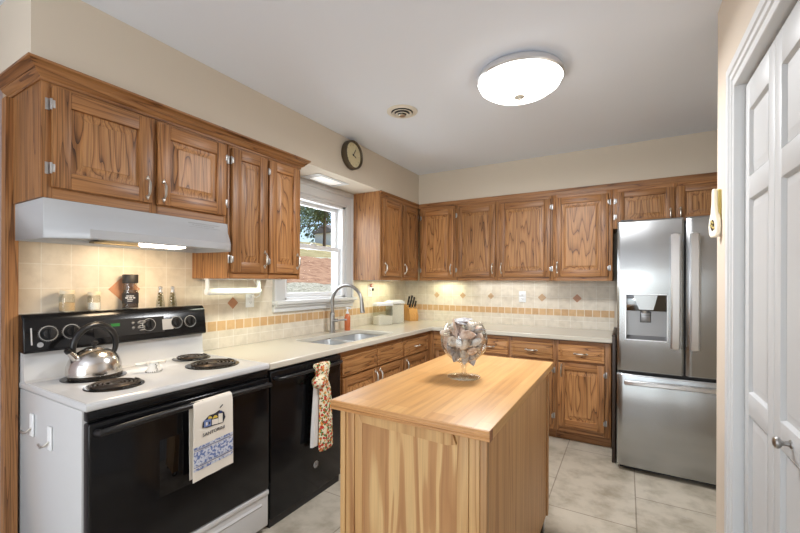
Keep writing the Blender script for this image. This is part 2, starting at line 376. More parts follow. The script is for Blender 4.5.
struct('wall_rear', MB().box(WX, .1, -2.74, -2.6, 0, ZC).box(2.4, 3.45, -2.74, -2.6, 0, ZC).box(.1, 2.4, -2.74, -2.6, 2.3, ZC).box(.1, 2.4, -2.74, -2.6, 0, .1), paint, 'beige rear wall with a wide opening added to admit light', 'wall')
struct('wall_alcove', MB().box(3.3, 3.45, -2.6, D, 0, ZC), paint, 'beige side wall of the refrigerator alcove', 'wall')
CY0, CY1, CZ = .532, 1.83, 2.078
struct('wall_closet', MB().box(XR, XR+.1, CY1+.012, 2.205, 0, ZC).box(XR, XR+.1, -2.6, CY0-.012, 0, ZC).box(XR, XR+.1, CY0-.012, CY1+.012, CZ+.012, ZC).box(XR+.1, 3.3, 2.105, 2.205, 0, ZC), paint_r, 'pinkish beige wall around the white closet door', 'wall')
# soffits above the cabinets
struct('trim_1', MB().box(WX, .322, .59, D, ZS, ZC).box(.322, 3.3, D-.322, D, ZS, ZC), paint, 'beige boxed soffit running above the wall cabinets', 'soffit')
# oak end strip at the left end of the tiled wall
struct('trim_2', MB().box(WX, .02, .597, .640, 0, ZS-.07), oak_z, 'vertical oak strip from floor to crown beside the range', 'trim')

# tiled backsplash
mb = MB()
def bs(P, a0, a1, z0, z1, mi): mb.fbox(P, a0, a1, 0, .008, z0, z1, 0, mi)
PLw = lambda a, b, z: Vector((WX+b, a, z))
bs(PLw, .642, 2.12, .914, 1.03, 0); bs(PLw, .642, 2.12, 1.03, 1.10, 1); bs(PLw, .642, 2.12, 1.10, 1.71, 0)
bs(PLw, 2.12, 3.10, .914, 1.03, 0); bs(PLw, 2.12, 3.10, 1.03, 1.10, 1); bs(PLw, 2.12, 3.10, 1.10, 1.14, 0)
bs(PLw, 3.10, D, .914, 1.03, 0); bs(PLw, 3.10, D, 1.03, 1.10, 1); bs(PLw, 3.10, D, 1.10, 1.40, 0)
def dia(P, a, z, r, mi): mb.poly([P(a-r, .0075, z), P(a, .0075, z-r), P(a+r, .0075, z), P(a, .0075, z+r)], P(0, .0018, 0)-P(0, 0, 0), mi)
for a, z in ((1.08, 1.32), (1.755, 1.215)): dia(PLw, a, z, .078 if a < 1.5 else .042, 2)
struct('trim_3', mb, [tile_l, band_l, diamond_m], 'cream tile backsplash behind the range and sink', 'backsplash')
mb = MB()
bs(PB, WX, 2.245, .914, 1.03, 0); bs(PB, WX, 2.245, 1.03, 1.10, 1); bs(PB, WX, 2.245, 1.10, 1.40, 0)
for a in (.406, .731, 1.056): dia(PB, a, 1.2145, .036, 3)
for a in (1.592, 1.922): dia(PB, a, 1.21, .042, 3 if a < 1.7 else 2)
struct('trim_4', mb, [tile_b, band_b, diamond_m, diamond_b], 'cream tile backsplash on the back wall', 'backsplash')

# crown mouldings
def crown(P, a0, a1, b0, zt, proj, h, ret0=None, ret1=None):
    """profile swept along a with mitred returns back to the wall at either end"""
    prof = [(0, 0), (.006, 0), (.006, .012), (proj*.45, h*.38), (proj*.5, h*.5), (proj*.55, h*.5), (proj*.9, h*.84), (proj, h*.86), (proj, h), (0, h)]
    m = MB(); b = bmesh.new(); rows = []
    path = []
    for (o, z) in prof:
        pts = []
        if ret0 is not None: pts += [P(a0-o, ret0, zt-h+z), P(a0-o, b0+o, zt-h+z)]
        else: pts += [P(a0, b0+o, zt-h+z)]
        if ret1 is not None: pts += [P(a1+o, b0+o, zt-h+z), P(a1+o, ret1, zt-h+z)]
        else: pts += [P(a1, b0+o, zt-h+z)]
        rows.append([b.verts.new(p) for p in pts])
    n = len(rows)
    for i in range(n):
        A, B = rows[i], rows[(i+1) % n]
        for k in range(len(A)-1): b.faces.new([A[k], A[k+1], B[k+1], B[k]]).material_index = 1 if (ret0 is not None and k != 1) else 0
    b.faces.new([r[0] for r in rows]); b.faces.new([r[-1] for r in rows])
    return m.merge(b, None, smooth=False)
UF = .322
struct('trim_5', crown(PL, .622, 2.045, UF, 2.232, .055, .066, WX, 0.0), [oak_y, oak_x], 'stepped oak crown moulding over the range cabinets', 'crown moulding')
m = crown(PL, 3.09, D-UF-.014, UF, 2.232, .014, .05, None, None)
struct('trim_6', m, oak_y, 'plain oak crown strip right of the window', 'crown moulding')
struct('trim_7', crown(PB, UF, 3.3, UF, 2.232, .014, .05), oak_x, 'plain oak crown strip along the back wall cabinets', 'crown moulding')

# window ----------------------------------------------------------------
win = thing('window_1', 'white double hung window above the sink', 'window', (WX, 2.6, WZ0), kind='structure')
m = MB()
m.box(WX, WX+.022, 2.105, WY0, 1.2, 2.11, .004).box(WX, WX+.022, WY1, 3.108, 1.2, 2.11, .004).box(WX, WX+.024, 2.105, 3.108, 2.11, ZS-.002, .004)
m.box(WX, WX+.016, WY0-.01, WY1+.01, 2.085, 2.112, .003)
m.box(WX+.02, WX+.034, 2.105, 2.13, 1.2, 2.2, .003).box(WX+.02, WX+.034, 3.083, 3.108, 1.2, 2.2, .003).box(WX+.02, WX+.036, 2.105, 3.108, 2.185, ZS-.002, .003)
m.box(WX+.0, WX+.016, WY0-.01, WY0+.012, 1.215, 2.1, .003).box(WX, WX+.016, WY1-.012, WY1+.01, 1.215, 2.1, .003)
m.build('casing', white, win)
m = MB().box(WX-.14, WX+.07, 2.10, 3.125, 1.185, 1.215, .006); m.build('stool', white, win)
m = MB().box(WX, WX+.03, 2.105, 3.105, 1.125, 1.185, .004); m.box(WX, WX+.05, 2.105, 3.105, 1.165, 1.185, .006); m.build('apron', white, win)
m = MB().box(WX-.14, WX, WY0, WY0+.045, WZ0, WZ1, .003).box(WX-.14, WX, WY1-.05, WY1, WZ0, WZ1, .003).box(WX-.14, WX, WY0, WY1, WZ1-.035, WZ1, .003).box(WX-.14, WX-.0, WY0, WY1, WZ0-.005, WZ0+.02, .003)
m.build('frame', vinyl, win)
def sash(x, z0, z1, st, name):
    y0, y1 = WY0+.04, WY1-.045
    m = MB().box(x-.015, x+.015, y0, y0+st, z0, z1, .004).box(x-.015, x+.015, y1-st, y1, z0, z1, .004).box(x-.0145, x+.0145, y0, y1, z0, z0+.036, .004).box(x-.0145, x+.0145, y0, y1, z1-.036, z1, .004)
    o = m.build(name, vinyl, win)
    MB().box(x-.003, x+.003, y0+.01, y1-.01, z0+.01, z1-.01).build('pane', pane_m, o)
sash(WX-.05, WZ0+.02, 1.69, .032, 'lower_sash'); sash(WX-.085, 1.655, WZ1-.03, .032, 'upper_sash')
MB().box(WX-.05, WX-.032, 2.58, 2.64, 1.69, 1.702, .003).build('latch', white, win)

# assumed rear patio door, added to let fill light in behind the camera
pd = thing('door_2', 'white framed sliding patio door added in the unseen rear wall to admit light', 'door', (1.25, -2.65, .1), kind='structure')
m = MB().box(.1, .17, -2.7, -2.62, .1, 2.3, .004).box(2.33, 2.4, -2.7, -2.62, .1, 2.3, .004).box(1.2, 1.3, -2.7, -2.62, .1, 2.3, .004).box(.1, 2.4, -2.7, -2.62, 2.23, 2.3, .004).box(.1, 2.4, -2.7, -2.62, .1, .17, .004)
m.build('frame', white, pd)
MB().box(.15, 1.22, -2.665, -2.66, .15, 2.25).build('pane', pane_m, pd); MB().box(1.28, 2.35, -2.665, -2.66, .15, 2.25).build('pane', pane_m, pd)

# closet bifold door ------------------------------------------------------
prof = [(0, 0), (0, .014), (.003, .017), (.012, .017), (.016, .012), (.056, .012), (.062, .019), (.075, .019), (.08, .014), (.1, .016), (.106, .023), (.148, .025), (.158, .018), (.158, 0)]
b = bmesh.new(); rows = [[b.verts.new(PR(y, o, z)) for y, z in ((CY1+i, 0), (CY1+i, CZ+i), (CY0-i, CZ+i), (CY0-i, 0))] for i, o in ((i_*.64, o_*.8) for i_, o_ in prof)]
for A, B in zip(rows, rows[1:]+rows[:1]):
    for k in range(3): b.faces.new([A[k], A[k+1], B[k+1], B[k]])
b.faces.new([r_[0] for r_ in rows]); b.faces.new([r_[3] for r_ in rows])
m = MB().merge(b, smooth=False)
m.box(XR, XR+.1, CY1, CY1+.012, 0, CZ).box(XR, XR+.1, CY0-.012, CY0, 0, CZ).box(XR, XR+.1, CY0-.012, CY1+.012, CZ, CZ+.012)
struct('trim_8', m, white, 'white moulded casing around the closet door', 'door casing')
door = thing('door_1', 'white panelled bifold closet door with nickel knobs', 'door', (XR+.018, (CY0+CY1)/2, .012), kind='structure')
LW = .3225
PD = lambda a, b, z: Vector((XR+.018+.035-b, a, z))
for i in range(4):
    a1 = 1.8275-i*LW-.0015; a0 = a1-LW+.003
    m = MB(); st = .055; zz = [(.012, .14), (.910, .985), (1.655, 1.733), (1.965, 2.066)]
    m.fbox(PD, a0, a0+st, 0, .035, .012, 2.066, .002); m.fbox(PD, a1-st, a1, 0, .035, .012, 2.066, .002)
    for z0, z1 in zz: m.fbox(PD, a0+st, a1-st, 0, .035, z0, z1, .0015)
    for z0, z1 in ((.14, .910), (.985, 1.655), (1.733, 1.965)):
        m.terr(PD, a0+st, a1-st, z0, z1, [(0, .035), (.006, .024), (.012, .024), (.034, .031), (.036, .031)])
        m.terr(PD, a0+st, a1-st, z0, z1, [(0, .003), (.001, .003)])
    leaf = m.build('door_leaf', white_door, door)
    if i in (1, 2):
        ky = 1.365 if i == 1 else a0+.06
        mk = MB(); Mk = Matrix.Translation((XR+.018, ky, .951)) @ Matrix.Rotation(-pi/2, 4, 'Y') @ Matrix.Diagonal((.85, .85, .78, 1))
        mk.lathe([(0, .046), (.010, .0455), (.0165, .042), (.019, .036), (.0165, .029), (.009, .024), (.0065, .018), (.0075, .006), (.013, .003), (.0135, 0), (0, 0)], M=Mk, seg=24)
        mk.build('knob', nickel, leaf)

# ------------------------------------------------------------------ cabinets
def handle(parent, P, a, b, z, vert=True, L=.085, mat=None):
    m = MB(); pts = []; rs = []
    for i in range(13):
        t = i/12; s_ = (t-.5)*L; o = .022*(1-(2*t-1)**4)+.002
        pts.append(P(a, b+o, z+s_) if vert else P(a+s_, b+o, z)); rs.append(.0042+.0022*sin(pi*t))
    m.tube(pts, rs, 8)
    for sgn in (-1, 1):
        e = sgn*L*.5
        p = P(a, b, z+e) if vert else P(a+e, b, z); q = P(a, b+.007, z+e) if vert else P(a+e, b+.007, z)
        m.cyl(p, q, .0085, .006, 10)
        p2 = P(a, b+.003, z+e*1.22) if vert else P(a+e*1.22, b+.003, z); m.ball(p2, .0055, seg=8)
    return m.build('handle', mat or pewter, parent)
def hinge(parent, P, a, b, z, side):
    """side: +1 when the door lies towards +a"""
    m = MB()
    m.fbox(P, a-side*.019, a-side*.004, b-.02, b-.017, z-.024, z+.024, .001)
    m.cyl(P(a-side*.003, b-.006, z-.022), P(a-side*.003, b-.006, z+.022), .0045, seg=8)
    m.fbox(P, a-side*.004, a+side*.008, b-.003, b+.0015, z-.016, z+.016, .001)
    m.cyl(P(a-side*.012, b-.017, z+.016), P(a-side*.012, b-.0155, z+.016), .003, seg=6); m.cyl(P(a-side*.012, b-.017, z-.016), P(a-side*.012, b-.0155, z-.016), .003, seg=6)
    return m.build('hinge', hinge_m, parent)
def cab_door(parent, P, a0, a1, z0, z1, b, st=.055, rl=.055, hx=None, hz=None, hinges=None, name='door', rail=None):
    rail = rail or (oak_y if P is PL else oak_x)
    t = .02; m = MB()
    m.fbox(P, a0, a0+st, b, b+t, z0, z1, .004, 0); m.fbox(P, a1-st, a1, b, b+t, z0, z1, .004, 0)
    m.fbox(P, a0+st-.001, a1-st+.001, b, b+t-.0004, z0, z0+rl, .004, 1); m.fbox(P, a0+st-.001, a1-st+.001, b, b+t-.0004, z1-rl, z1, .004, 1)
    q = min(.03, (a1-a0-2*st)*.25, (z1-z0-2*rl)*.25)
    m.terr(P, a0+st-.002, a1-st+.002, z0+rl-.002, z1-rl+.002, [(0, b+t-.004), (.003, b+t-.0145), (.0105, b+t-.0145), (.0105+q, b+t-.003), (.0115+q, b+t-.0008), (.014+q, b+t-.0008)], 2)
    m.fbox(P, a0+st-.002, a1-st+.002, b+.001, b+.006, z0+rl-.002, z1-rl+.002, 0, 2)
    d = m.build(name, [oak_z, rail, oak_panel], parent)
    if hx is not None: handle(d, P, hx, b+t, hz)
    if hinges:
        ha, side = hinges
        for z in (z0+.075, z1-.075): hinge(d, P, ha, b+t, z, side)
    return d
def drawer(parent, P, a0, a1, z0, z1, b, hd=True, name='drawer'):
    m = MB(); t = .02
    m.fbox(P, a0, a1, b, b+t-.005, z0, z1, .002)
    m.terr(P, a0, a1, z0, z1, [(0, b+t-.006), (.003, b+t-.002), (.018, b+t-.002), (.021, b+t-.008), (.025, b+t-.008), (.043, b+t), (.045, b+t)])
    if hd:   # carved corner scrolls
        for sx in (-1, 1):
            cx = (a0+a1)/2+sx*((a1-a0)/2-.07)
            m.tube([P(cx+sx*.018*cos(u)*(1-u/9), b+t, (z0+z1)/2+.016*sin(u)*(1-u/9)) for u in [k*.6 for k in range(12)]], .0022, 5)
    d = m.build(name, oak_panel_y if P is PL else oak_panel_x, parent)
    if hd: handle(d, P, (a0+a1)/2, b+t, (z0+z1)/2, vert=False, L=.085)
    return d
def carcass(parent, P, a0, a1, b0, b1, z0, z1, rails, stiles, toe=False, sides=True):
    """box with a face frame: rails = [(z0,z1)], stiles = [(a0,a1)]; the carcass is panels, not a solid block"""
    f = b1-.02; m = MB()
    m.fbox(P, a0, a0+.016, b0, f, z0, z1); m.fbox(P, a1-.016, a1, b0, f, z0, z1)
    m.fbox(P, a0+.016, a1-.016, b0, f, z0+.012, z0+.026); (None if toe else m.fbox(P, a0+.016, a1-.016, b0, f, z1-.016, z1)); m.fbox(P, a0+.016, a1-.016, b0, b0+.008, z0+.026, z1-.016)
    m.fbox(P, a0+.016, a1-.016, f-.014, f-.002, z0+.026, z1-.016)
    m.build('carcass', oak_z, parent)
    m = MB()
    for s0, s1 in stiles: m.fbox(P, s0, s1, f, b1, z0, z1, .001, 0)
    ss = sorted(stiles)
    for (p0, p1), (q0, q1) in zip(ss, ss[1:]):
        for r0, r1 in rails: m.fbox(P, p1, q0, f, b1-.0005, r0, r1, 0, 1)
    m.build('face_frame', [oak_z, oak_y if P is PL else oak_x], parent)
    if toe:
        m = MB().fbox(P, a0, a1, b0, b1-.075, 0, z0); m.build('toe_kick', oak_y if P is PL else oak_x, parent)

DF = UF     # doors sit on the frame face
# over the range
c = thing('wall_cabinet', 'short two door oak cabinet directly above the white range hood', 'cabinet', (.16, 1.04, 1.70), 'oak wall cabinets')
carcass(c, PL, .622, 1.458, .02, UF, 1.70, 2.232, [(1.70, 1.75), (2.15, 2.232)], [(.622, .66), (1.03, 1.07), (1.435, 1.458)])
cab_door(c, PL, .652, 1.037, 1.744, 2.152, DF, .062, .07, 1.012, 1.815, (.652, 1))
cab_door(c, PL, 1.061, 1.443, 1.744, 2.152, DF, .062, .07, 1.087, 1.815, (1.443, -1))
# tall one right of the hood
c = thing('wall_cabinet', 'tall two door oak cabinet between the range hood and the window', 'cabinet', (.16, 1.75, 1.382), 'oak wall cabinets')
carcass(c, PL, 1.462, 2.045, WX, UF, 1.382, 2.232, [(1.382, 1.43), (2.15, 2.232)], [(1.462, 1.5), (1.735, 1.765), (2.02, 2.045)])
cab_door(c, PL, 1.482, 1.743, 1.42, 2.152, DF, .062, .06, 1.718, 1.505, (1.482, 1))
cab_door(c, PL, 1.757, 2.03, 1.42, 2.152, DF, .062, .06, 2.003, 1.505, (1.757, 1))
# right of the window
c = thing('wall_cabinet', 'two door oak corner cabinet with a bare side panel right of the window', 'cabinet', (.16, 3.48, 1.382), 'oak wall cabinets')
carcass(c, PL, 3.10, 3.872, WX, UF, 1.382, 2.232, [(1.382, 1.43), (2.15, 2.232)], [(3.10, 3.14), (3.48, 3.52), (3.845, 3.872)])
cab_door(c, PL, 3.125, 3.49, 1.42, 2.16, DF, .062, .06, 3.155, 1.5)
cab_door(c, PL, 3.512, 3.845, 1.42, 2.16, DF, .062, .06, 3.54, 1.5, (3.845, -1))
# back wall
c = thing('wall_cabinet', 'single door oak cabinet in the inside corner of the back wall', 'cabinet', (.56, D-.16, 1.382), 'oak wall cabinets')
carcass(c, PB, .336, .763, 0, UF, 1.382, 2.232, [(1.382, 1.43), (2.15, 2.232)], [(.336, .37), (.74, .763)])
cab_door(c, PB, .362, .748, 1.418, 2.15, DF, .062, .06, .722, 1.505, (.362, 1))
c = thing('wall_cabinet', 'double door oak cabinet in the middle of the back wall above the outlet', 'cabinet', (1.25, D-.16, 1.382), 'oak wall cabinets')
carcass(c, PB, .765, 1.739, 0, UF, 1.382, 2.232, [(1.382, 1.43), (2.15, 2.232)], [(.765, .8), (1.19, 1.24), (1.71, 1.739)])
cab_door(c, PB, .785, 1.198, 1.418, 2.15, DF, .062, .06, 1.172, 1.505, (.785, 1))
cab_door(c, PB, 1.235, 1.725, 1.418, 2.15, DF, .062, .06, 1.262, 1.505, (1.725, -1))
c = thing('wall_cabinet', 'single door oak cabinet next to the refrigerator with handle at its left', 'cabinet', (1.99, D-.16, 1.382), 'oak wall cabinets')
carcass(c, PB, 1.741, 2.236, 0, UF, 1.382, 2.232, [(1.382, 1.43), (2.15, 2.232)], [(1.741, 1.78), (2.19, 2.236)])
cab_door(c, PB, 1.757, 2.205, 1.418, 2.15, DF, .062, .06, 1.785, 1.505, (2.205, -1))
c = thing('wall_cabinet', 'short two door oak cabinet above the stainless refrigerator', 'cabinet', (2.77, D-.16, 1.835), 'oak wall cabinets')
carcass(c, PB, 2.238, 3.298, 0, UF, 1.835, 2.232, [(1.835, 1.87), (2.13, 2.232)], [(2.238, 2.275), (2.665, 2.70), (3.25, 3.298)])
cab_door(c, PB, 2.262, 2.68, 1.862, 2.15, DF, .062, .05, 2.652, 1.925, (2.262, 1))
cab_door(c, PB, 2.69, 3.23, 1.862, 2.15, DF, .062, .05, 2.718, 1.925)

# base cabinets
BF = .61
def base(label, P, a0, a1, cols, left_end=True):
    mid = P((a0+a1)/2, .3, 0)
    c = thing('base_cabinet', label, 'cabinet', mid, 'oak base cabinets')
    st = [(a0, cols[0][0]+.012)]
    for (p, q) in zip(cols, cols[1:]): st.append((p[1]-.012, q[0]+.012))
    st.append((cols[-1][1]-.012, a1))
    carcass(c, P, a0, a1, WX if P is PL else 0.0, BF, .095, .868, [(.095, .15), (.675, .705), (.82, .868)], st, toe=True)
    return c
c = base('oak sink base cabinet with two false fronts beside the dishwasher', PL, 2.118, 3.022, [(2.155, 2.588), (2.602, 3.012)])
for a0, a1, h in ((2.155, 2.588, 2.565), (2.602, 3.012, 2.63)):
    drawer(c, PL, a0, a1, .695, .832, BF, False, 'false_front')
    cab_door(c, PL, a0, a1, .138, .682, BF, .055, .06, h, .615)
c = base('oak drawer cabinet in the corner right of the sink base', PL, 3.024, 3.60, [(3.036, 3.51)])
drawer(c, PL, 3.04, 3.51, .695, .832, BF); cab_door(c, PL, 3.04, 3.51, .138, .682, BF, .055, .06, 3.068, .615)
c = base('oak corner cabinet on the back wall hidden behind the island', PB, .612, 1.033, [(.655, 1.015)])
drawer(c, PB, .66, 1.015, .70, .835, BF); cab_door(c, PB, .66, 1.015, .138, .682, BF, .055, .06, .985, .615)
c = base('oak two drawer base cabinet in the middle of the back wall', PB, 1.035, 1.808, [(1.05, 1.405), (1.432, 1.792)])
for a0, a1, h in ((1.05, 1.405, 1.378), (1.432, 1.792, 1.46)):
    drawer(c, PB, a0, a1, .70, .835, BF); cab_door(c, PB, a0, a1, .138, .682, BF, .055, .06, h, .615, (a1, -1) if h > 1.4 else None)
c = base('oak base cabinet with one drawer and door beside the refrigerator', PB, 1.81, 2.236, [(1.835, 2.19)])
drawer(c, PB, 1.835, 2.19, .70, .835, BF); cab_door(c, PB, 1.835, 2.19, .138, .682, BF, .055, .06, 1.862, .615, (2.19, -1))

# countertop with sink cut-out
def rrect(x0, x1, y0, y1, r, z, n=5):
    P_ = []
    for cx, cy, a in ((x1-r, y1-r, 0), (x0+r, y1-r, 90), (x0+r, y0+r, 180), (x1-r, y0+r, 270)):
        for k in range(n+1): t = radians(a+90*k/n); P_.append((cx+r*cos(t), cy+r*sin(t), z))
    return P_
CZ0, CZ1 = .876, .914; XC = .65
SX0, SX1, SY0, SY1 = .135, .555, 2.165, 2.985
SM = 2.575
out = [(WX+.008, 1.49, CZ0), (XC, 1.49, CZ0), (XC, D-XC, CZ0), (2.245, D-XC, CZ0), (2.245, D-.008, CZ0), (WX+.008, D-.008, CZ0)]
m = MB().poly(out, (0, 0, CZ1-CZ0), holes=[rrect(SX0, SX1, SY0, SY1, .05, CZ0)])
ct = m.build('countertop', counter_m)
bv = ct.modifiers.new('edge', 'BEVEL'); bv.width = .006; bv.segments = 2; bv.limit_method = 'ANGLE'; bv.angle_limit = radians(60)
tag(ct, 'beige speckled L shaped countertop with undermount sink', 'countertop')
# sink
sk = thing('kitchen_sink', 'stainless double bowl sink set into the counter under the window', 'sink', (.345, 2.615, .70))
def bowl(y0, y1, zb):
    b = bmesh.new(); R = []
    for ins, z in ((-.012, .875), (-.002, .875), (-.001, .868), (.004, zb+.04), (.014, zb+.012), (.04, zb), (.12, zb-.003)):
        R.append([b.verts.new(p) for p in rrect(SX0+ins, SX1-ins, y0+ins, y1-ins, max(.06-ins*.3, .02), z)])
    for A, B in zip(R, R[1:]):
        for k in range(len(A)): b.faces.new([A[k], A[(k+1) % len(A)], B[(k+1) % len(B)], B[k]])
    b.faces.new(R[-1])
    mm = MB().merge(b); mm.cyl(((SX0+SX1)/2, (y0+y1)/2, zb-.004), ((SX0+SX1)/2, (y0+y1)/2, zb+.002), .045, .04, 24)
    o = mm.build('bowl', sink_m, sk); sd = o.modifiers.new('s', 'SOLIDIFY'); sd.thickness = .0015; return o
bowl(SY0+.002, SM-.014, .70); bowl(SM+.014, SY1-.002, .70)
MB().box(SX0, SX1, SM-.02, SM+.02, .80, .872, .006).build('divider', sink_m, sk)
# faucet
fx, fy = .075, 2.70
f = thing('faucet', 'tall brushed gooseneck faucet behind the sink', 'faucet', (fx, fy, CZ1))
MB().lathe([(0, 0), (.029, 0), (.029, .008), (.024, .012), (.0225, .10), (.0225, .17), (.018, .178), (.0165, .18), (0, .18)], (fx, fy, CZ1), 24).build('base', nickel, f)
pts = [(fx, fy, CZ1+.17), (fx, fy, 1.17)]+[(fx+.16-.16*cos(t), fy, 1.185+.15*sin(t)) for t in [pi*k/18 for k in range(0, 18)]]+[(fx+.322, fy, 1.175)]
MB().tube(pts, .0145, 14).build('spout', nickel, f)
MB().cyl((fx+.321, fy, 1.19), (fx+.33, fy, 1.10), .0165, .021, 16).build('spray_head', nickel, f)
m = MB().cyl((fx+.015, fy, 1.02), (fx+.05, fy+.012, 1.022), .015, .015, 14); m.tube([(fx+.05, fy+.012, 1.022), (fx+.09, fy+.03, 1.028), (fx+.125, fy+.045, 1.03)], [.007, .006, .007], 10); m.build('lever', nickel, f)
# soap
sx, sy = .10, 2.885
t = thing('soap_bottle', 'orange hand soap bottle with white pump by the faucet', 'bottle', (sx, sy, CZ1))
MB().lathe([(0, 0), (.026, 0), (.029, .004), (.029, .125), (.022, .142), (.013, .15), (.013, .155), (0, .155)], (sx, sy, CZ1), 24, sy=.85).build('bottle', soap_m, t)
m = MB().lathe([(0, .155), (.014, .155), (.014, .172), (.006, .174), (.006, .2), (.015, .202), (.015, .216), (0, .218)], (sx, sy, CZ1), 18); m.tube([(sx, sy, CZ1+.209), (sx+.04, sy-.008, CZ1+.207), (sx+.047, sy-.009, CZ1+.2)], .005, 8); m.build('pump', vinyl, t)

# ------------------------------------------------------------------ range
RY0, RY1, RX = .648, 1.482, .645
r = thing('electric_range', 'white electric coil range with black oven door and control panel', 'range', (.33, 1.065, 0))
m = MB().box(WX+.01, RX-.03, RY0, RY1, .03, .885, .006); m.box(WX+.05, RX-.08, RY0+.03, RY1-.03, 0, .03)
m.build('body', enamel, r)
m = MB()
m.box(WX+.01, RX+.012, RY0-.004, RY1+.004, .886, .914, .008, seg=3)
m.tube([(RX, RY0, .912), (RX, RY1, .912)], .006, 8); m.tube([(.1, RY0+.004, .912), (RX, RY0+.004, .912)], .005, 8); m.tube([(.1, RY1-.004, .912), (RX, RY1-.004, .912)], .005, 8)
m.poly([(WX+.01, RY0, .912), (.09, RY0, .912), (.066, RY0, .922), (.056, RY0, .95), (.052, RY0, 1.06), (WX+.01, RY0, 1.06)], (0, RY1-RY0, 0))
m.build('cooktop', enamel, r)
m = MB()
m.poly([(WX+.012, RY0-.008, 1.05), (.078, RY0-.008, 1.042), (.088, RY0-.008, 1.05), (.07, RY0-.008, 1.19), (.05, RY0-.008, 1.214), (WX+.012, RY0-.008, 1.214)], (0, RY1-RY0+.014, 0))
bg_ = m.build('control_panel', black_g, r); bv = bg_.modifiers.new('b', 'BEVEL'); bv.width = .012; bv.segments = 3; bv.limit_method = 'ANGLE'; bv.angle_limit = radians(40)
tl = Vector((.088, 0, 1.05)); tu = Vector((.07, 0, 1.19)); up = (tu-tl).normalized(); nr = Vector((up[2], 0, -up[0]))
def pp(y, h, o=0): return tl+up*h+nr*o+Vector((0, y, 0))
ring = plain('pale print ring', lin(170, 170, 170), .5)
for ky in (.725, .81, 1.155, 1.305, 1.388):
    m = MB(); c_ = pp(ky, .076, 0); Mk = Matrix.Translation(c_) @ Matrix.Scale(1.12, 4) @ nr.to_track_quat('Z', 'Y').to_matrix().to_4x4()
    m.lathe([(0, .003), (.027, .003), (.0275, 0), (0, 0)], M=Mk, seg=28)
    m.lathe([(.022, .003), (.0215, .016), (.019, .019), (0, .019)], M=Mk, seg=24)
    b = bmesh.new(); bmesh.ops.create_cube(b, size=1)
    for v in b.verts: v.co = Vector((v.co.x*.009, v.co.y*.040, .014+(v.co.z+.5)*.018))
    bmesh.ops.bevel(b, geom=list(b.edges), offset=.002, segments=2, affect='EDGES'); m.merge(b, 0, Mk)
    kn = m.build('knob', black_p, r)
    m = MB()
    for q in range(24):
        a_ = radians(130+q*11.5*1.1); m.ball(Mk @ Vector((.033*cos(a_), .033*sin(a_), .0006)), .0011, seg=5)
    m.tube([Mk @ Vector((.0295*cos(radians(a_)), .0295*sin(radians(a_)), .0012)) for a_ in range(0, 360, 15)], .0019, 5, closed=True)
    m.build('dial_marks', ring, kn)
def pbox(y0, y1, h0, h1, o0, o1):
    m = MB(); b = bmesh.new(); bmesh.ops.create_cube(b, size=1)
    for v in b.verts: v.co = pp(y0+(v.co.x+.5)*(y1-y0), h0+(v.co.y+.5)*(h1-h0), o0+(v.co.z+.5)*(o1-o0))
    return m.merge(b)
cl = pbox(.90, 1.235, .03, .118, -.002, .002).build('clock_panel', black_p, r)
pbox(.972, 1.012, .082, .097, .001, .003).build('display', green_e, cl)
m = MB()
for q in range(6): m.ball(pp(1.075+.028*(q % 3), .066+.026*(q//3), .003), .0075, seg=8, sc=(.5, 1, 1))
m.build('buttons', plain('grey buttons', lin(120, 120, 118), .5), cl)
m = MB()
for q in range(5): m.merge(pbox(1.105+.0*q, 1.13, .05+.012*q, .053+.012*q, .002, .003).bm, 0)
m.build('print', ring, cl)
st_ = pbox(1.225, 1.285, .04, .1, 0, .003).build('white_sticker', ring, r)
pbox(.663, .668, .03, .105, 0, .003).build('trim_bar', steel_l, r)
m = MB().lathe([(0, .0015), (.011, .0015), (.0115, 0)], M=Matrix.Translation(pp(.695, .028)) @ nr.to_track_quat('Z', 'Y').to_matrix().to_4x4(), seg=18); m.build('logo_badge', ring, r)
# burners
burn = [(.437, .834, .1, 4), (.18, .862, .115, 4), (.14, 1.36, .092, 3), (.41, 1.312, .122, 4)]
for (bx, by, R, nt) in burn:
    m = MB().lathe([(R*1.09, .914), (R*1.09, .9165), (R*1.02, .919), (R*.9, .916), (R*.4, .9148), (0, .9148)], (bx, by, 0), 40)
    bu = m.build('drip_pan', black_g, r)
    m = MB(); pts = []
    turns = nt+.3; r0 = R*.26
    for k in range(int(turns*28)+1):
        a_ = 2*pi*k/28; pts.append((bx+(r0+(R*.93-r0)*k/(turns*28))*cos(a_), by+(r0+(R*.93-r0)*k/(turns*28))*sin(a_), .924))
    m.tube(pts, .0044, 6); m.cyl((bx, by, .917), (bx, by, .926), R*.2, seg=20)
    m.build('coil', coil_m, bu)
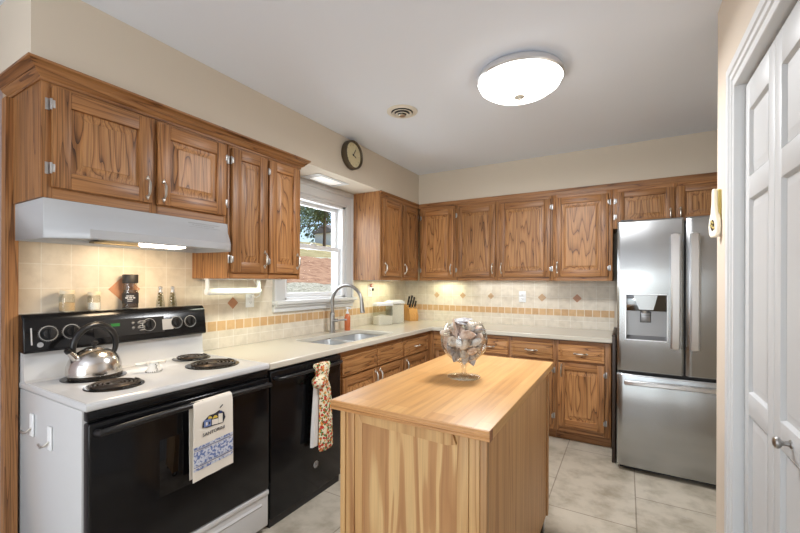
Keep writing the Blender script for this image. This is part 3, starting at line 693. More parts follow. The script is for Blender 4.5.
# front
m = MB().box(RX-.03, RX+.006, RY0+.005, RY1-.005, .846, .884, .006)
for z in (.853, .861, .869): m.box(RX+.004, RX+.008, RY0+.04, RY1-.04, z, z+.004, .001)
m.build('vent_panel', black_g, r)
m = MB().box(RX-.03, RX+.018, RY0+.004, RY1-.004, .236, .842, .01, seg=3)
od = m.build('oven_door', black_g, r)
MB().box(RX+.0178, RX+.0188, .90, 1.23, .46, .70, .0004).build('oven_window', plain('oven glass', (.002, .002, .003, 1), .03), od)
HP = [(RX+.012, RY0+.028, .806)]+[(RX+.052+.016*sin(pi*k/14), RY0+.03+(RY1-RY0-.06)*k/14, .812+.012*sin(pi*k/14)) for k in range(15)]+[(RX+.012, RY1-.028, .806)]
MB().tube(HP, .0125, 12).build('oven_handle', black_p, od)
m = MB().box(RX-.03, RX+.01, RY0+.004, RY1-.004, .035, .232, .006); m.box(RX+.004, RX+.018, RY0+.004, RY1-.004, .205, .232, .006); m.poly([(RX+.01, RY0+.05, .155), (RX+.016, RY0+.05, .165), (RX+.01, RY0+.05, .175)], (0, RY1-RY0-.1, 0))
m.build('storage_drawer', enamel, r)
# adhesive hooks on the range side
hk = thing('adhesive_hook', 'white adhesive hook on the range side nearer the oven door', 'hook', (.348, RY0-.0005, .735), 'hooks on the range side')
hb = hk['_base']
m = MB().box(.33, .366, RY0-.008, RY0-.0005, .685, .78, .008, seg=3); m.build('base_plate', vinyl, hk)
m = MB().tube([(.348, RY0-.006, .72), (.34, RY0-.02, .705), (.325, RY0-.026, .70), (.295, RY0-.024, .703)], .005, 8); m.build('hook_arm', pewter, hk)
h2 = copy_tree(hk); h2.location = (.165, RY0-.0005, .755); h2['label'] = 'white adhesive hook on the range side nearer the wall'
# range towel
def cloth_strip(y0, y1, prof, tk=.003, amp=.004, n=16, waves=2.2, taper=0):
    """prof: list of (x,z) down the drape; lateral ripples grow towards the hem"""
    m = MB(); b = bmesh.new(); G = []
    for side in (0, 1):
        rows = []
        for i, (x, z) in enumerate(prof):
            g = i/(len(prof)-1); row = []
            for k in range(n+1):
                u = k/n; yy = y0+(y1-y0)*u+taper*g*(u-.5)
                row.append(b.verts.new((x+amp*g*sin(waves*2*pi*u+.6)+side*tk, yy, z+.012*g*(u-.5))))
            rows.append(row)
        G.append(rows)
    for rows in G:
        for A, B in zip(rows, rows[1:]):
            for k in range(n): b.faces.new([A[k], A[k+1], B[k+1], B[k]])
    A, B = G
    for i in range(len(prof)-1):
        for k in (0, n): b.faces.new([A[i][k], A[i+1][k], B[i+1][k], B[i][k]])
    for i in (0, len(prof)-1):
        for k in range(n): b.faces.new([A[i][k], A[i][k+1], B[i][k+1], B[i][k]])
    return m.merge(b)
hx_, hz_ = RX+.064, .822
tw = thing('dish_towel', 'cream souvenir towel with blue border hanging on the oven handle', 'towel', (hx_, 1.12, hz_))
arc = [(hx_-.0165*cos(t), hz_+.0165*sin(t)) for t in [pi*k/8 for k in range(9)]]
front = [(hx_+.02, hz_-.02-.0275*k) for k in range(12)]
back = [(hx_-.019, hz_-.03*k) for k in range(11, 0, -1)]
cloth_strip(1.012, 1.190, back+arc+front, .0025, .0014, taper=.02).build('cloth', fabric_w, tw)
zb = .47
FXP = hx_+.0242
def patch(pts, mat, name='print', o=0):
    return MB().poly([(FXP+o, y, z) for y, z in pts], (.0006, 0, 0)).build(name, mat, tw)
def band(z0, z1, mat, name):
    sl = .0107
    patch([(1.005, z0-.006), (1.197, z0+.006), (1.197, z1+.006), (1.005, z1-.006)], mat, name)
band(.566, .628, greek_m, 'woven_border')
for z in (.56, .632): band(z, z+.003, blue_p, 'border_line')
band(.638, .648, greek_m, 'border_line'); band(.544, .555, greek_m, 'border_line')
dz0 = .045
def pv(pts, mat, o=.0006): patch([(y-.015, z+dz0) for y, z in pts], mat, 'print', o)
pv([(1.058, .676), (1.08, .668), (1.16, .667), (1.172, .69), (1.165, .715), (1.14, .73), (1.12, .722), (1.09, .72), (1.062, .70)], ink_dark, 0)
pv([(1.066, .674), (1.10, .673), (1.10, .703), (1.066, .705)], blue_p)
pv([(1.104, .673), (1.135, .671), (1.135, .695), (1.104, .697)], fabric_w)
pv([(1.108, .70)]+[(1.12+.012*cos(t), .70+.013*sin(t)) for t in [pi-k*pi/8 for k in range(9)]], yellow_p)
pv([(1.085, .705), (1.105, .704), (1.10, .714), (1.088, .716)], yellow_p)
pv([(1.136, .672), (1.157, .670), (1.157, .712), (1.136, .715)], fabric_w, .001)
pv([(1.14, .716)]+[(1.147+.009*cos(t), .716+.01*sin(t)) for t in [pi-k*pi/8 for k in range(9)]], blue_d, .001)
pv([(1.074, .68), (1.082, .68), (1.082, .694), (1.074, .694)], fabric_w, .0014); pv([(1.088, .68), (1.095, .68), (1.095, .692), (1.088, .692)], ink_dark, .0014)
pv([(1.142, .742), (1.145, .738), (1.160, .749), (1.157, .753)], ink_dark, 0)
text('SANTORINI', .021, frame_M((FXP+.0004, 1.10, .688), (0, 1, .06), (0, 0, 1)), ink_dark, tw)

# kettle on the rear left burner
kx, ky = .18, .862
k = thing('tea_kettle', 'stainless whistling kettle with black handle on the rear left burner', 'kettle', (kx, ky, .9288))
kz = .9288
MB().lathe([(0, 0), (.1, 0), (.106, .004), (.107, .012), (.105, .04), (.096, .07), (.078, .097), (.05, .114), (.04, .117), (0, .117)], (kx, ky, kz), 48).build('body', kettle_m, k)
m = MB().lathe([(.041, .114), (.04, .119), (.028, .124), (.008, .127), (0, .127)], (kx, ky, kz), 32); lid = m.build('lid', kettle_m, k)
MB().lathe([(0, .126), (.007, .127), (.007, .135), (.013, .14), (.013, .148), (.006, .153), (0, .153)], (kx, ky, kz), 20).build('lid_knob', black_p, lid)
ax = Vector((-.25, 1, 0)).normalized()
o_ = Vector((kx, ky, kz))
m = MB().tube([o_-ax*.083+Vector((0, 0, .085)), o_-ax*.1+Vector((0, 0, .105)), o_-ax*.114+Vector((0, 0, .122))], [.016, .013, .011], 14); sp = m.build('spout', kettle_m, k)
m = MB().tube([o_-ax*.111+Vector((0, 0, .118)), o_-ax*.12+Vector((0, 0, .13))], [.0135, .012], 16); m.build('whistle_cap', black_p, sp)
pts = []
for i in range(21):
    a_ = radians(196-i*(228/20)); pts.append(o_+ax*(.004+.098*cos(a_))+Vector((0, 0, .13+.098*sin(a_))))
MB().tube(pts, [.0105+.005*sin(pi*i/20) for i in range(21)], 12).build('handle', black_p, k)
# little ceramic pieces between the burners
t = thing('spoon_rest', 'small white ceramic spoon rest with black dotted trim on the cooktop', 'spoon rest', (.31, 1.055, .914))
tx, ty, tz = .31, 1.055, .914
MB().lathe([(0, 0), (.034, 0), (.036, .003), (.034, .012), (.022, .034), (.017, .045), (.02, .05), (.014, .056), (0, .057)], (tx+.01, ty, tz), 28, sx=.8).build('body', ceramic, t)
for s_ in (-1, 1):
    MB().lathe([(0, .032), (.02, .036), (.026, .046), (.024, .047), (.018, .039), (0, .036)], (tx-.018+.004*s_, ty+s_*.045, tz), 22).build('cup', ceramic, t)
    MB().tube([(tx, ty+s_*.012, tz+.035), (tx-.01, ty+s_*.026, tz+.04)], .007, 8).build('arm', ceramic, t)
m = MB()
for q in range(22):
    a_ = 2*pi*q/22; m.ball((tx+.01+.0285*cos(a_), ty+.0355*sin(a_), tz+.006), .0026, seg=6)
for q in range(6): m.ball((tx+.01+.8*(.034-.0022*q)+.001, ty+.003*sin(q*2), tz+.012+.0056*q), .0024, seg=6)
m.build('black_trim', black_p, t)
# jars and bottles on top of the control panel
zt = 1.2145
def jar(y, r_, h, label, fill, lidm):
    t = thing('glass_jar', label, 'jar', (.022, y, zt), 'jars on the range back panel')
    MB().lathe([(0, 0), (r_*.92, 0), (r_, .004), (r_, h*.72), (r_*.86, h*.8), (r_*.86, h*.84), (r_*.82, h*.84), (r_*.82, h*.79), (r_*.95, h*.7), (r_*.95, .006), (0, .005)], (.022, y, zt), 28).build('glass', clear_m, t)
    MB().lathe([(0, .007), (r_*.93, .007), (r_*.93, h*.42), (0, h*.45)], (.022, y, zt), 24).build('contents', fill, t)
    MB().lathe([(r_*.8, h*.82), (r_*.93, h*.82), (r_*.95, h*.85), (r_*.95, h*.97), (r_*.88, h), (0, h)], (.022, y, zt), 28).build('lid', lidm, t)
jar(.812, .031, .105, 'small glass jar of tan granules, leftmost on the range back panel', plain('tan granules', lin(196, 168, 130), .8), plain('cream lid', lin(222, 208, 180), .5))
jar(.922, .027, .095, 'small glass jar of white salt beside the tan jar', plain('salt', lin(240, 238, 234), .8), plain('cream lid', lin(222, 208, 180), .5))
by = 1.087
t = thing('coffee_jar', 'tall dark coffee jar with black lid on the range back panel', 'jar', (.024, by, zt))
MB().lathe([(0, 0), (.034, 0), (.037, .004), (.037, .09), (.033, .11), (.031, .14), (.03, .14), (.032, .108), (.0355, .09), (.0355, .006), (0, .005)], (.024, by, zt), 32).build('glass', clear_m, t)
MB().lathe([(0, .006), (.035, .006), (.035, .085), (.03, .1), (0, .1)], (.024, by, zt), 28).build('coffee', coffee_m, t)
lb = MB().lathe([(.0373, .03), (.0378, .03), (.0378, .085), (.0373, .085)], (.024, by, zt), 32).build('paper_label', label_m, t)
m = MB()
for (z, hw, hh) in ((.07, .55, .004), (.06, .75, .005), (.05, .4, .003), (.042, .3, .002)):
    for q in range(14):
        a_ = radians(-28)+hw*(q/13-.5)*2*.8
        if (q*7+int(z*1000)) % 5: m.box(-.0005, .0005, -.0016, .0016, -hh/2, hh/2, M=Matrix.Translation((.024+.0382*cos(a_), by+.0382*sin(a_), zt+z)) @ Matrix.Rotation(a_, 4, 'Z'))
m.build('lettering', ink, lb)
MB().lathe([(.032, .138), (.035, .138), (.036, .142), (.036, .182), (.034, .185), (0, .185)], (.024, by, zt), 32).build('lid', black_m, t)
oil_m = plain('olive oil and herbs', lin(112, 100, 54), .4, noise=.5, nscale=90)
def cruet(y, lab):
    t = thing('cruet', lab, 'cruet', (.022, y, zt), 'cruets on the range back panel')
    MB().lathe([(0, 0), (.021, 0), (.023, .004), (.021, .03), (.014, .075), (.011, .085), (.0105, .085), (.0132, .074), (.02, .03), (.0215, .006), (0, .005)], (.022, y, zt), 22).build('glass', clear_m, t)
    m = MB()
    for q in range(12): m.ball((.022+.006*cos(q*2.1), y+.006*sin(q*2.1), zt+.012+.006*q), .0075-.0002*q, seg=7)
    m.build('herbs', oil_m, t)
    MB().lathe([(.008, .083), (.011, .086), (.011, .096), (.007, .099), (.007, .102), (.0105, .107), (.0105, .115), (.006, .119), (0, .119)], (.022, y, zt), 18).build('stopper', steel_l, t)
cruet(1.245, 'small glass herb cruet standing nearer the dark coffee jar'); cruet(1.315, 'small glass herb cruet standing nearer the paper towel holder')

# ------------------------------------------------------------------ range hood
HX = .45; HY0, HY1 = .628, 1.458
h = thing('range_hood', 'white range hood under the short oak cabinet', 'range hood', (.2, 1.04, 1.535))
b = bmesh.new()
def hs(y, s_): # cross-section points at y, s_ = 1 in the middle bulge, 0 at the ends
    x1 = .326+(HX-.326)*s_
    return [(.02, y, 1.54), (x1-.004, y, 1.535), (x1, y, 1.54), (x1, y, 1.575-.0*s_), (.326+.02*s_, y, 1.648), (.326, y, 1.698), (.02, y, 1.698)]
ys = [(HY0, 0), (HY0+.003, .04), (HY0+.11, 1), (HY1-.16, 1), (HY1-.10, .95), (HY1-.03, .6), (HY1, .25)]
rows = [[b.verts.new(p) for p in hs(y, s_)] for y, s_ in ys]
for A, B in zip(rows, rows[1:]):
    for q in range(len(A)): 
        if q == 0: continue
        b.faces.new([A[q], A[(q+1) % len(A)], B[(q+1) % len(A)], B[q]])
b.faces.new(rows[0]); b.faces.new(rows[-1])
m = MB().merge(b, 0, smooth=False); hd = m.build('shell', hood_m, h); sd = hd.modifiers.new('s', 'SOLIDIFY'); sd.thickness = .003; sd.offset = -1
MB().box(.02, .30, .9, 1.2, 1.552, 1.56).box(.08, .1, .89, 1.21, 1.548, 1.553).build('grease_filter', plain('filter mesh', lin(166, 150, 118), .5, metal=.5), h)
MB().box(WX+.012, HX-.17, HY0+.02, HY1-.02, 1.565, 1.57).build('underside_pan', hood_m, h)
MB().box(.30, .40, .99, 1.17, 1.530, 1.562, .008).build('light_lens', hood_e, h)
m = MB()
for q in range(8): m.box(.337, .3408, 1.24+.016*q, 1.248+.016*q+(.004 if q % 3 else 0), 1.664, 1.667)
for z in (1.655, 1.676): m.box(.333, .3385 if z > 1.66 else .3445, 1.22, 1.4, z, z+.0012)
m.build('switch_print', ring, h)
light('hood_bulb', 'AREA', (.30, 1.10, 1.525), 2.2, (1, .74, .46), (.12, 1.05, .9), .14)

# ------------------------------------------------------------------ dishwasher
dw = thing('dishwasher', 'black dishwasher between the range and the sink cabinet', 'dishwasher', (.33, 1.80, 0))
MB().box(WX+.02, .615, 1.497, 2.105, .05, .866).build('tub', black_m, dw)
dd = MB().box(.615, .652, 1.497, 2.105, .045, .866, .008, seg=3).build('door', black_g, dw)
MB().tube([(.645, 1.525, .826), (.684, 1.527, .826)]+[(.69+.008*sin(pi*q/10), 1.54+.52*q/10, .826) for q in range(11)]+[(.684, 2.074, .826), (.645, 2.076, .826)], .0095, 12).build('handle', black_p, dd)
MB().box(WX+.05, .64, 1.5, 2.10, 0.0, .048).build('toe_kick', black_m, dw)
bx_ = .652
m = MB().lathe([(0, .0025), (.019, .0025), (.021, .0015), (.0215, 0)], M=Matrix.Translation((bx_, 1.86, .212)) @ Matrix.Rotation(pi/2, 4, 'Y'), seg=28); bd = m.build('logo_badge', plain('silver badge', lin(200, 202, 204), .35, metal=.3), dd)
m = MB(); Mb = Matrix.Translation((bx_+.0028, 1.86, .212))
m.tube([Mb @ Vector((0, .0165*cos(u), .0165*sin(u))) for u in [2*pi*q/24 for q in range(24)]], .0012, 5, closed=True)
for s_ in (-1, 1): m.tube([Mb @ Vector((0, s_*.006+.0055*cos(u)*(1-.05*u), .0085*sin(u)*(1-.05*u))) for u in [q*.45 for q in range(13)]], .0011, 5)
m.build('monogram', black_p, bd)
# floral towel looped over its handle
ft = thing('floral_towel', 'red and green floral towel knotted over the dishwasher handle', 'towel', (.70, 1.87, .83))
def drape(cy, ys, zs, rx, ry, name, mat, n=20, ph=0, x0=.712):
    b = bmesh.new(); rows = []
    for i, z in enumerate(zs):
        g = i/(len(zs)-1); row = []
        for k in range(n):
            a_ = 2*pi*k/n; f_ = 1+.13*sin(5*a_+ph+2*g)
            row.append(b.verts.new((x0+rx[i]*cos(a_)*f_, cy+ys[i]+ry[i]*sin(a_)*f_, z)))
        rows.append(row)
    for A, B in zip(rows, rows[1:]):
        for k in range(n): b.faces.new([A[k], A[(k+1) % n], B[(k+1) % n], B[k]])
    b.faces.new(rows[0]); b.faces.new(rows[-1]); return MB().merge(b).build(name, mat, ft)
drape(1.845, [0, .0, .0, 0, 0], [.862, .85, .82, .785, .76], [.02, .026, .026, .024, .02], [.062, .07, .06, .05, .04], 'loop', floral_m)
drape(1.832, [0, -.01, -.01, 0], [.79, .765, .74, .715], [.02, .032, .034, .02], [.045, .062, .06, .04], 'knot', floral_m, ph=1, x0=.716)
drape(1.868, [-.012, 0, .004, .006, .008, .01, .01], [.74, .70, .61, .52, .42, .335, .318], [.018, .02, .022, .022, .023, .022, .015], [.04, .046, .05, .052, .056, .058, .05], 'front_tail', floral_m, ph=2, x0=.715)
drape(1.80, [0.01, .005, 0, -.004, -.008], [.74, .65, .54, .43, .36], [.01, .012, .013, .013, .01], [.022, .024, .027, .03, .03], 'back_tail', plain('white towel lining', lin(222, 220, 216), .9), ph=3, x0=.698)

# ------------------------------------------------------------------ paper towel holder, outlet, cord
pt = thing('paper_towel_holder', 'white paper towel bar mounted under the tall oak cabinet', 'paper towel holder', (.12, 1.66, 1.381))
for y in (1.47, 1.855): MB().box(.105, .135, y-.006, y+.006, 1.285, 1.3815, .004).cyl((.12, y-.009, 1.30), (.12, y+.009, 1.30), .019, seg=18).build('bracket', vinyl, pt)
MB().box(.10, .14, 1.46, 1.865, 1.374, 1.3815, .002).build('mounting_rail', vinyl, pt)
rl = MB().cyl((.12, 1.478, 1.30), (.12, 1.847, 1.30), .021, seg=28).build('paper_towel_roll', paper, origin=(.12, 1.66, 1.30)); tag(rl, 'nearly used white paper towel roll on its bar above the outlet', 'paper towel')
WF = WX+.008
def outlet(P0, a, z, label, switch=False):
    """P0(a, b, z) with b measured out of the tiled face"""
    o = thing('wall_outlet', label, 'outlet', P0(a, 0, z), 'white wall outlets')
    MB().fbox(P0, a-.036, a+.036, 0, .006, z-.058, z+.058, .004).build('cover_plate', vinyl, o)
    for s_ in (-1, 1):
        so = MB().fbox(P0, a-.017, a+.017, .004, .0085, z+s_*.021-.014, z+s_*.021+.014, .003).build('socket', vinyl, o)
        m = MB(); m.fbox(P0, a-.007, a-.005, .008, .009, z+s_*.021-.003, z+s_*.021+.006); m.fbox(P0, a+.005, a+.007, .008, .009, z+s_*.021-.003, z+s_*.021+.006); m.fbox(P0, a-.002, a+.002, .008, .009, z+s_*.021-.009, z+s_*.021-.006)
        m.build('slots', black_p, so)
    return o
PLt = lambda a, b, z: Vector((WF+b, a, z)); PBt = lambda a, b, z: Vector((a, D-.008-b, z))
outlet(PLt, 1.895, 1.235, 'white outlet with a plugged cord left of the window')
outlet(PBt, 1.395, 1.215, 'white outlet in the middle of the back wall tiles')
outlet(PLt, 3.42, 1.265, 'white outlet right of the window above the canisters')
cd = thing('plug_cord', 'white power cord plugged in beneath the paper towel bar', 'cord', (WF+.0092, 1.895, 1.256))
m = MB().box(WF+.0092, WF+.04, 1.882, 1.908, 1.243, 1.269, .006); m.build('plug', vinyl, cd)
m = MB().tube([(WF+.04, 1.895, 1.256), (WF+.06, 1.905, 1.25), (WF+.062, 1.93, 1.262), (WF+.055, 1.95, 1.29), (WF+.05, 1.935, 1.32), (WF+.05, 1.90, 1.36), (WF+.05, 1.885, 1.38)], .0035, 8); m.build('cable', vinyl, cd)
pg = thing('night_light', 'small white plug with a pinkish tip in the outlet above the canisters', 'plug', (WF+.0092, 3.42, 1.286))
MB().box(WF+.0092, WF+.036, 3.40, 3.44, 1.27, 1.31, .006).build('plug_body', vinyl, pg)
MB().box(WF+.012, WF+.05, 3.405, 3.445, 1.311, 1.345, .006).build('tip', plain('pinkish plastic', lin(206, 150, 140), .4), pg)
MB().box(WF+.036, WF+.05, 3.41, 3.435, 1.27, 1.30, .004).build('dark_plug', black_p, pg)

# canisters
def canister(cx, cy, rz, w_, d_, h_, label, fill):
    t = thing('canister', label, 'canister', (cx, cy, CZ1), 'clear canisters with white lids')
    M = Matrix.Translation((cx, cy, CZ1)) @ Matrix.Rotation(rz, 4, 'Z')
    MB().poly([M @ Vector(p) for p in rrect(-w_/2, w_/2, -d_/2, d_/2, .025, 0)], (0, 0, h_*.88), holes=[[M @ Vector(p) for p in rrect(-w_/2+.003, w_/2-.003, -d_/2+.003, d_/2-.003, .022, 0)]]).build('clear_body', clear_m, t)
    MB().poly([M @ Vector(p) for p in rrect(-w_/2+.004, w_/2-.004, -d_/2+.004, d_/2-.004, .021, .002)], (0, 0, h_*fill)).ball(M @ Vector((-.02, 0, h_*fill-.01)), .05, sc=(.95, .8, .6)).build('flour', flour_m, t)
    MB().poly([M @ Vector(p) for p in rrect(-w_/2-.004, w_/2+.004, -d_/2-.004, d_/2+.004, .028, h_*.86)], (0, 0, h_*.1)).poly([M @ Vector(p) for p in rrect(-w_/2+.012, w_/2-.012, -d_/2+.012, d_/2-.012, .02, h_*.955)], (0, 0, h_*.045)).build('lid', vinyl, t)
canister(.115, 3.47, radians(68), .19, .13, .235, 'clear canister half full of flour, nearer the faucet', .38)
canister(.125, 3.70, radians(68), .19, .13, .25, 'clear canister full of white flour, nearer the knife block', .80)
# knife block and knives
kbx, kby = .15, 4.03
kb = thing('knife_block', 'light wooden knife block in the counter corner', 'knife block', (kbx, kby, CZ1))
Mk = Matrix.Translation((kbx, kby, CZ1)) @ Matrix.Rotation(radians(-35), 4, 'Z')
# side profile in local x (front +x), extruded along local y
prof = [(-.075, 0), (.07, 0), (.082, .045), (.055, .135), (-.055, .185), (-.095, .15)]
b = MB(); b.poly([Mk @ Vector((x, -.055, z)) for x, z in prof], (Mk.to_3x3() @ Vector((0, .11, 0)))); kbo = b.build('block', beech, kb)
tdir = Vector((.055-.0, 0, .0)); 
kn0 = None; sdir = (Mk.to_3x3() @ Vector((.42, 0, .91))).normalized()
names_ = ['upper left handle', 'upper middle handle', 'upper right handle', 'lower left handle', 'lower middle handle', 'lower right handle']
for i in range(6):
    row, colm = divmod(i, 3)
    p = Mk @ Vector((-.025+.05*row, -.034+.034*colm, .173-.0225*row))
    p = p+sdir*.004
    q = thing('kitchen_knife', 'black handled knife in the wooden block, '+names_[i], 'knife', p, 'knives in the block')
    L = (.115, .125, .105, .085, .09, .08)[i]; sd_ = Mk.to_3x3() @ Vector((0, 1, 0))
    MB().tube([p, p+sdir*.008], .009, 8).build('bolster', steel_l, q)
    MB().tube([p+sdir*.008, p+sdir*L*.4, p+sdir*L*.75, p+sdir*L], [.0095, .0115, .0105, .013], 8).build('knife_handle', black_p, q)

# ------------------------------------------------------------------ island
IX0, IX1, IY0, IY1 = 1.378, 1.991, 1.14, 2.312
isl = thing('kitchen_island', 'pine kitchen island cart with butcher block top on casters', 'island', ((IX0+IX1)/2, (IY0+IY1)/2, 0))
m = MB().box(IX0, IX1, IY0, IY1, .884, .92, .003); tp = m.build('butcher_block_top', butcher_m, isl)
m = MB()
for q in range(4): m.box(IX0+.001, IX1-.001, IY0-.0015, IY0+.002, .886+q*.0085, .8925+q*.0085, .001)
m.build('front_edge', pine_x, tp)
MB().box(IX1-.001, IX1+.0008, IY0, IY0+.028, .8845, .9195).build('end_grain', plain('dark end grain', lin(150, 100, 62), .6, noise=.2, nscale=60), tp)
bx0, bx1, by0, by1 = 1.405, 1.975, 1.165, 2.275; IZ = .105
m = MB().box(bx0+.02, bx1-.02, by0+.02, by1-.02, IZ+.01, .88); m.build('cabinet_box', pine_fine, isl)
m = MB(); m.box(bx0, bx0+.022, by0, by0+.022, IZ, .884, .002).box(bx0+.024, bx0+.062, by0+.004, by0+.02, IZ, .884, .003).box(bx0+.0635, 1.503, by0+.005, by0+.02, IZ, .884, .003)
m.build('corner_post', pine_z, isl)
MB().box(1.874, 1.914, by0+.004, by0+.02, IZ, .884, .003).build('corner_post', pine_z, isl)
MB().box(1.9155, 1.95, by0+.003, by0+.02, IZ, .884, .003).build('corner_post', pine_z, isl)
MB().box(1.951, bx1, by0, by0+.022, IZ, .884, .003).build('corner_post', pine_fine, isl)
MB().box(1.503, 1.874, by0+.008, by0+.0195, IZ, .884).build('end_panel', pine_panel, isl)
m = MB().poly([(1.49, by0+.0078, .884), (1.505, by0+.0078, .850), (1.845, by0+.0078, .838), (1.874, by0+.0078, .846), (1.86, by0+.0078, .884)], (0, -.012, 0)); m.build('apron', pine_z, isl)
m = MB().box(bx0, bx0+.02, by0+.022, by1-.02, IZ, .884, .002).build('side_panel', pine_fine, isl)
m = MB().box(bx1-.02, bx1-.004, by0+.022, by1-.06, IZ, .884, .002).build('side_panel', pine_fine, isl)
m = MB().box(bx1-.022, bx1+.004, by1-.06, by1-.036, IZ, .884, .003).box(bx1-.022, bx1, by1-.034, by1-.002, IZ, .884, .003).build('corner_post', pine_fine, isl)
m = MB().box(bx0, bx1-.022, by1-.02, by1, IZ, .884, .002).build('end_panel', pine_fine, isl)
for cx, cy in ((bx0+.06, by0+.06), (bx1-.06, by0+.06), (bx0+.06, by1-.06), (bx1-.03, by1-.05)):
    ca = MB().box(cx-.025, cx+.025, cy-.025, cy+.025, IZ-.008, IZ+.011, .002).box(cx-.018, cx-.013, cy-.015, cy+.015, .03, IZ-.006, .001).box(cx+.013, cx+.018, cy-.015, cy+.015, .03, IZ-.006, .001).build('caster', steel_l, isl)
    MB().cyl((cx-.012, cy, .033), (cx+.012, cy, .033), .033, seg=24).build('wheel', black_p, ca)

# goblet with shells ---------------------------------------------------------
gx, gy, gz = 1.685, 1.728, .9202
g = thing('glass_goblet', 'large stemmed glass goblet filled with sea shells on the island', 'goblet', (gx, gy, gz))
inner = [(0, .073), (.03, .077), (.06, .09), (.085, .113), (.101, .14), (.107, .17), (.104, .2), (.093, .232), (.083, .252)]
outer = [(r_+.0025, z-.0025) for r_, z in inner[1:]]
MB().lathe([(.0, .0695)]+outer+[(.084, .2535)]+inner[::-1], (gx, gy, gz), 48).build('bowl', goblet_m, g)
MB().lathe([(0, 0), (.072, 0), (.076, .002), (.075, .005), (.05, .009), (.02, .013), (.0125, .02), (.0105, .035), (.012, .05), (.0145, .056), (.011, .06), (.014, .066), (.03, .071), (0, .0715)], (gx, gy, gz), 40).build('stem_foot', stem_m, g)
# shell kinds: built about their own centre
def spiral(L, R, turns=4, n=70, seg=10):
    m = MB(); pts = []; rs = []
    for i in range(n+1):
        t = i/n; a_ = turns*2*pi*t; rr = R*(.04+.62*t**1.35); pts.append((rr*cos(a_), rr*sin(a_), L*(.5-t**.8*.85))); rs.append(R*(.05+.45*t**1.3))
    return m.tube(pts, rs, seg)
def scallop(R):
    b = bmesh.new(); N, K = 26, 6; G = []
    for side in (0, 1):
        rows = []
        for j in range(K+1):
            s_ = j/K; row = []
            for i in range(N+1):
                a_ = radians(-68)+radians(136)*i/N
                rr = R*s_*(1+.03*cos(26*pi*i/N)); hgt = R*.42*math.sqrt(max(0, s_*(1.15-s_)))*(1+.08*cos(26*pi*i/N)*s_)
                row.append(b.verts.new((rr*sin(a_), rr*cos(a_)-R*.5, hgt-side*.003)))
            rows.append(row)
        G.append(rows)
    for rows in G:
        for A, B in zip(rows, rows[1:]):
            for k in range(N): b.faces.new([A[k], A[k+1], B[k+1], B[k]])
    for k in range(N): b.faces.new([G[0][K][k], G[0][K][k+1], G[1][K][k+1], G[1][K][k]])
    bmesh.ops.remove_doubles(b, verts=list(b.verts), dist=.0002)
    return MB().merge(b)
def cowrie(R):
    b = bmesh.new(); bmesh.ops.create_uvsphere(b, u_segments=24, v_segments=16, radius=R)
    for v in b.verts:
        x, y, z = v.co; dent = math.exp(-(x/(R*.14))**2) if z < 0 else 0
        v.co = Vector((x*.68, y*(1.05 if y > 0 else .9), z*(.62 if z > 0 else .4)+dent*R*.2))
    return MB().merge(b)
def whelk(L, R):
    m = spiral(L, R, 3.2, 60, 9)
    for i in range(9):
        a_ = i*.72; m.cyl((R*.75*cos(a_), R*.75*sin(a_), -L*.18+.002*i), (R*1.15*cos(a_), R*1.15*sin(a_), -L*.14+.002*i), R*.16, .0004, 6)
    m.tube([(0, 0, -L*.2), (R*.25, 0, -L*.55)], [R*.5, R*.12], 10)
    return m
def shell_mat(name, c1, c2, sc=60, rough=.35):
    m, n, l, b = nodes(name); tc = n.new('ShaderNodeTexCoord'); nz = n.new('ShaderNodeTexNoise'); nz.inputs['Scale'].default_value = sc; nz.inputs['Detail'].default_value = 4
    l.new(tc.outputs['Object'], nz.inputs['Vector']); r_ = ramp(n, [(.38, c1), (.62, c2)]); l.new(nz.outputs['Fac'], r_.inputs[0]); l.new(r_.outputs[0], b.inputs['Base Color']); b.inputs['Roughness'].default_value = rough; return m
sm = [shell_mat('cream shell', lin(236, 226, 212), lin(214, 196, 176)), shell_mat('pink tan shell', lin(234, 212, 194), lin(206, 172, 150)), shell_mat('grey shell', lin(216, 216, 218), lin(150, 144, 144)), shell_mat('brown mottled shell', lin(206, 180, 156), lin(132, 100, 82)), shell_mat('white shell', lin(240, 238, 234), lin(220, 214, 208))]
protos = [
    ('conch_shell', spiral(.058, .021), sm[0], 'cream spiral conch shell among the shells in the goblet', .024),
    ('scallop_shell', scallop(.042), sm[1], 'pinkish tan ribbed scallop shell among the shells in the goblet', .021),
    ('cowrie_shell', cowrie(.026), sm[4], 'smooth white oval cowrie shell among the shells in the goblet', .023),
    ('whelk_shell', whelk(.062, .019), sm[3], 'brown mottled spiky whelk shell among the shells in the goblet', .024),
    ('clam_shell', scallop(.045), sm[2], 'grey ribbed clam shell among the shells in the goblet', .022),
    ('olive_shell', cowrie(.024), sm[1], 'tan smooth olive shell among the shells in the goblet', .021)]
PO = []
for nm, mb_, mt, lb, rad in protos:
    o = mb_.build(nm, mt, origin=(0, 0, 0)); tag(o, lb, 'shell', 'sea shells in the goblet: '+nm.replace('_', ' ')); PO.append((o, rad))
def rin(z):
    for (r0, z0), (r1, z1) in zip(inner, inner[1:]):
        if z0 <= z <= z1: return r0+(r1-r0)*(z-z0)/(z1-z0)
    return 0
rng = random.Random(11); pts = []
tries = 0
while tries < 60000 and len(pts) < 88:
    tries += 1
    z = rng.uniform(.09, .252); R_ = rin(z)-.0275
    if z-.073 < .02 or R_ < 0: continue
    a_ = rng.uniform(0, 2*pi); rr = R_*math.sqrt(rng.random()) if rng.random() < .3 else R_*rng.uniform(.9, 1)
    p = Vector((rr*cos(a_), rr*sin(a_), z))
    if all((p-q).length > .037 for q in pts): pts.append(p)
used = set()
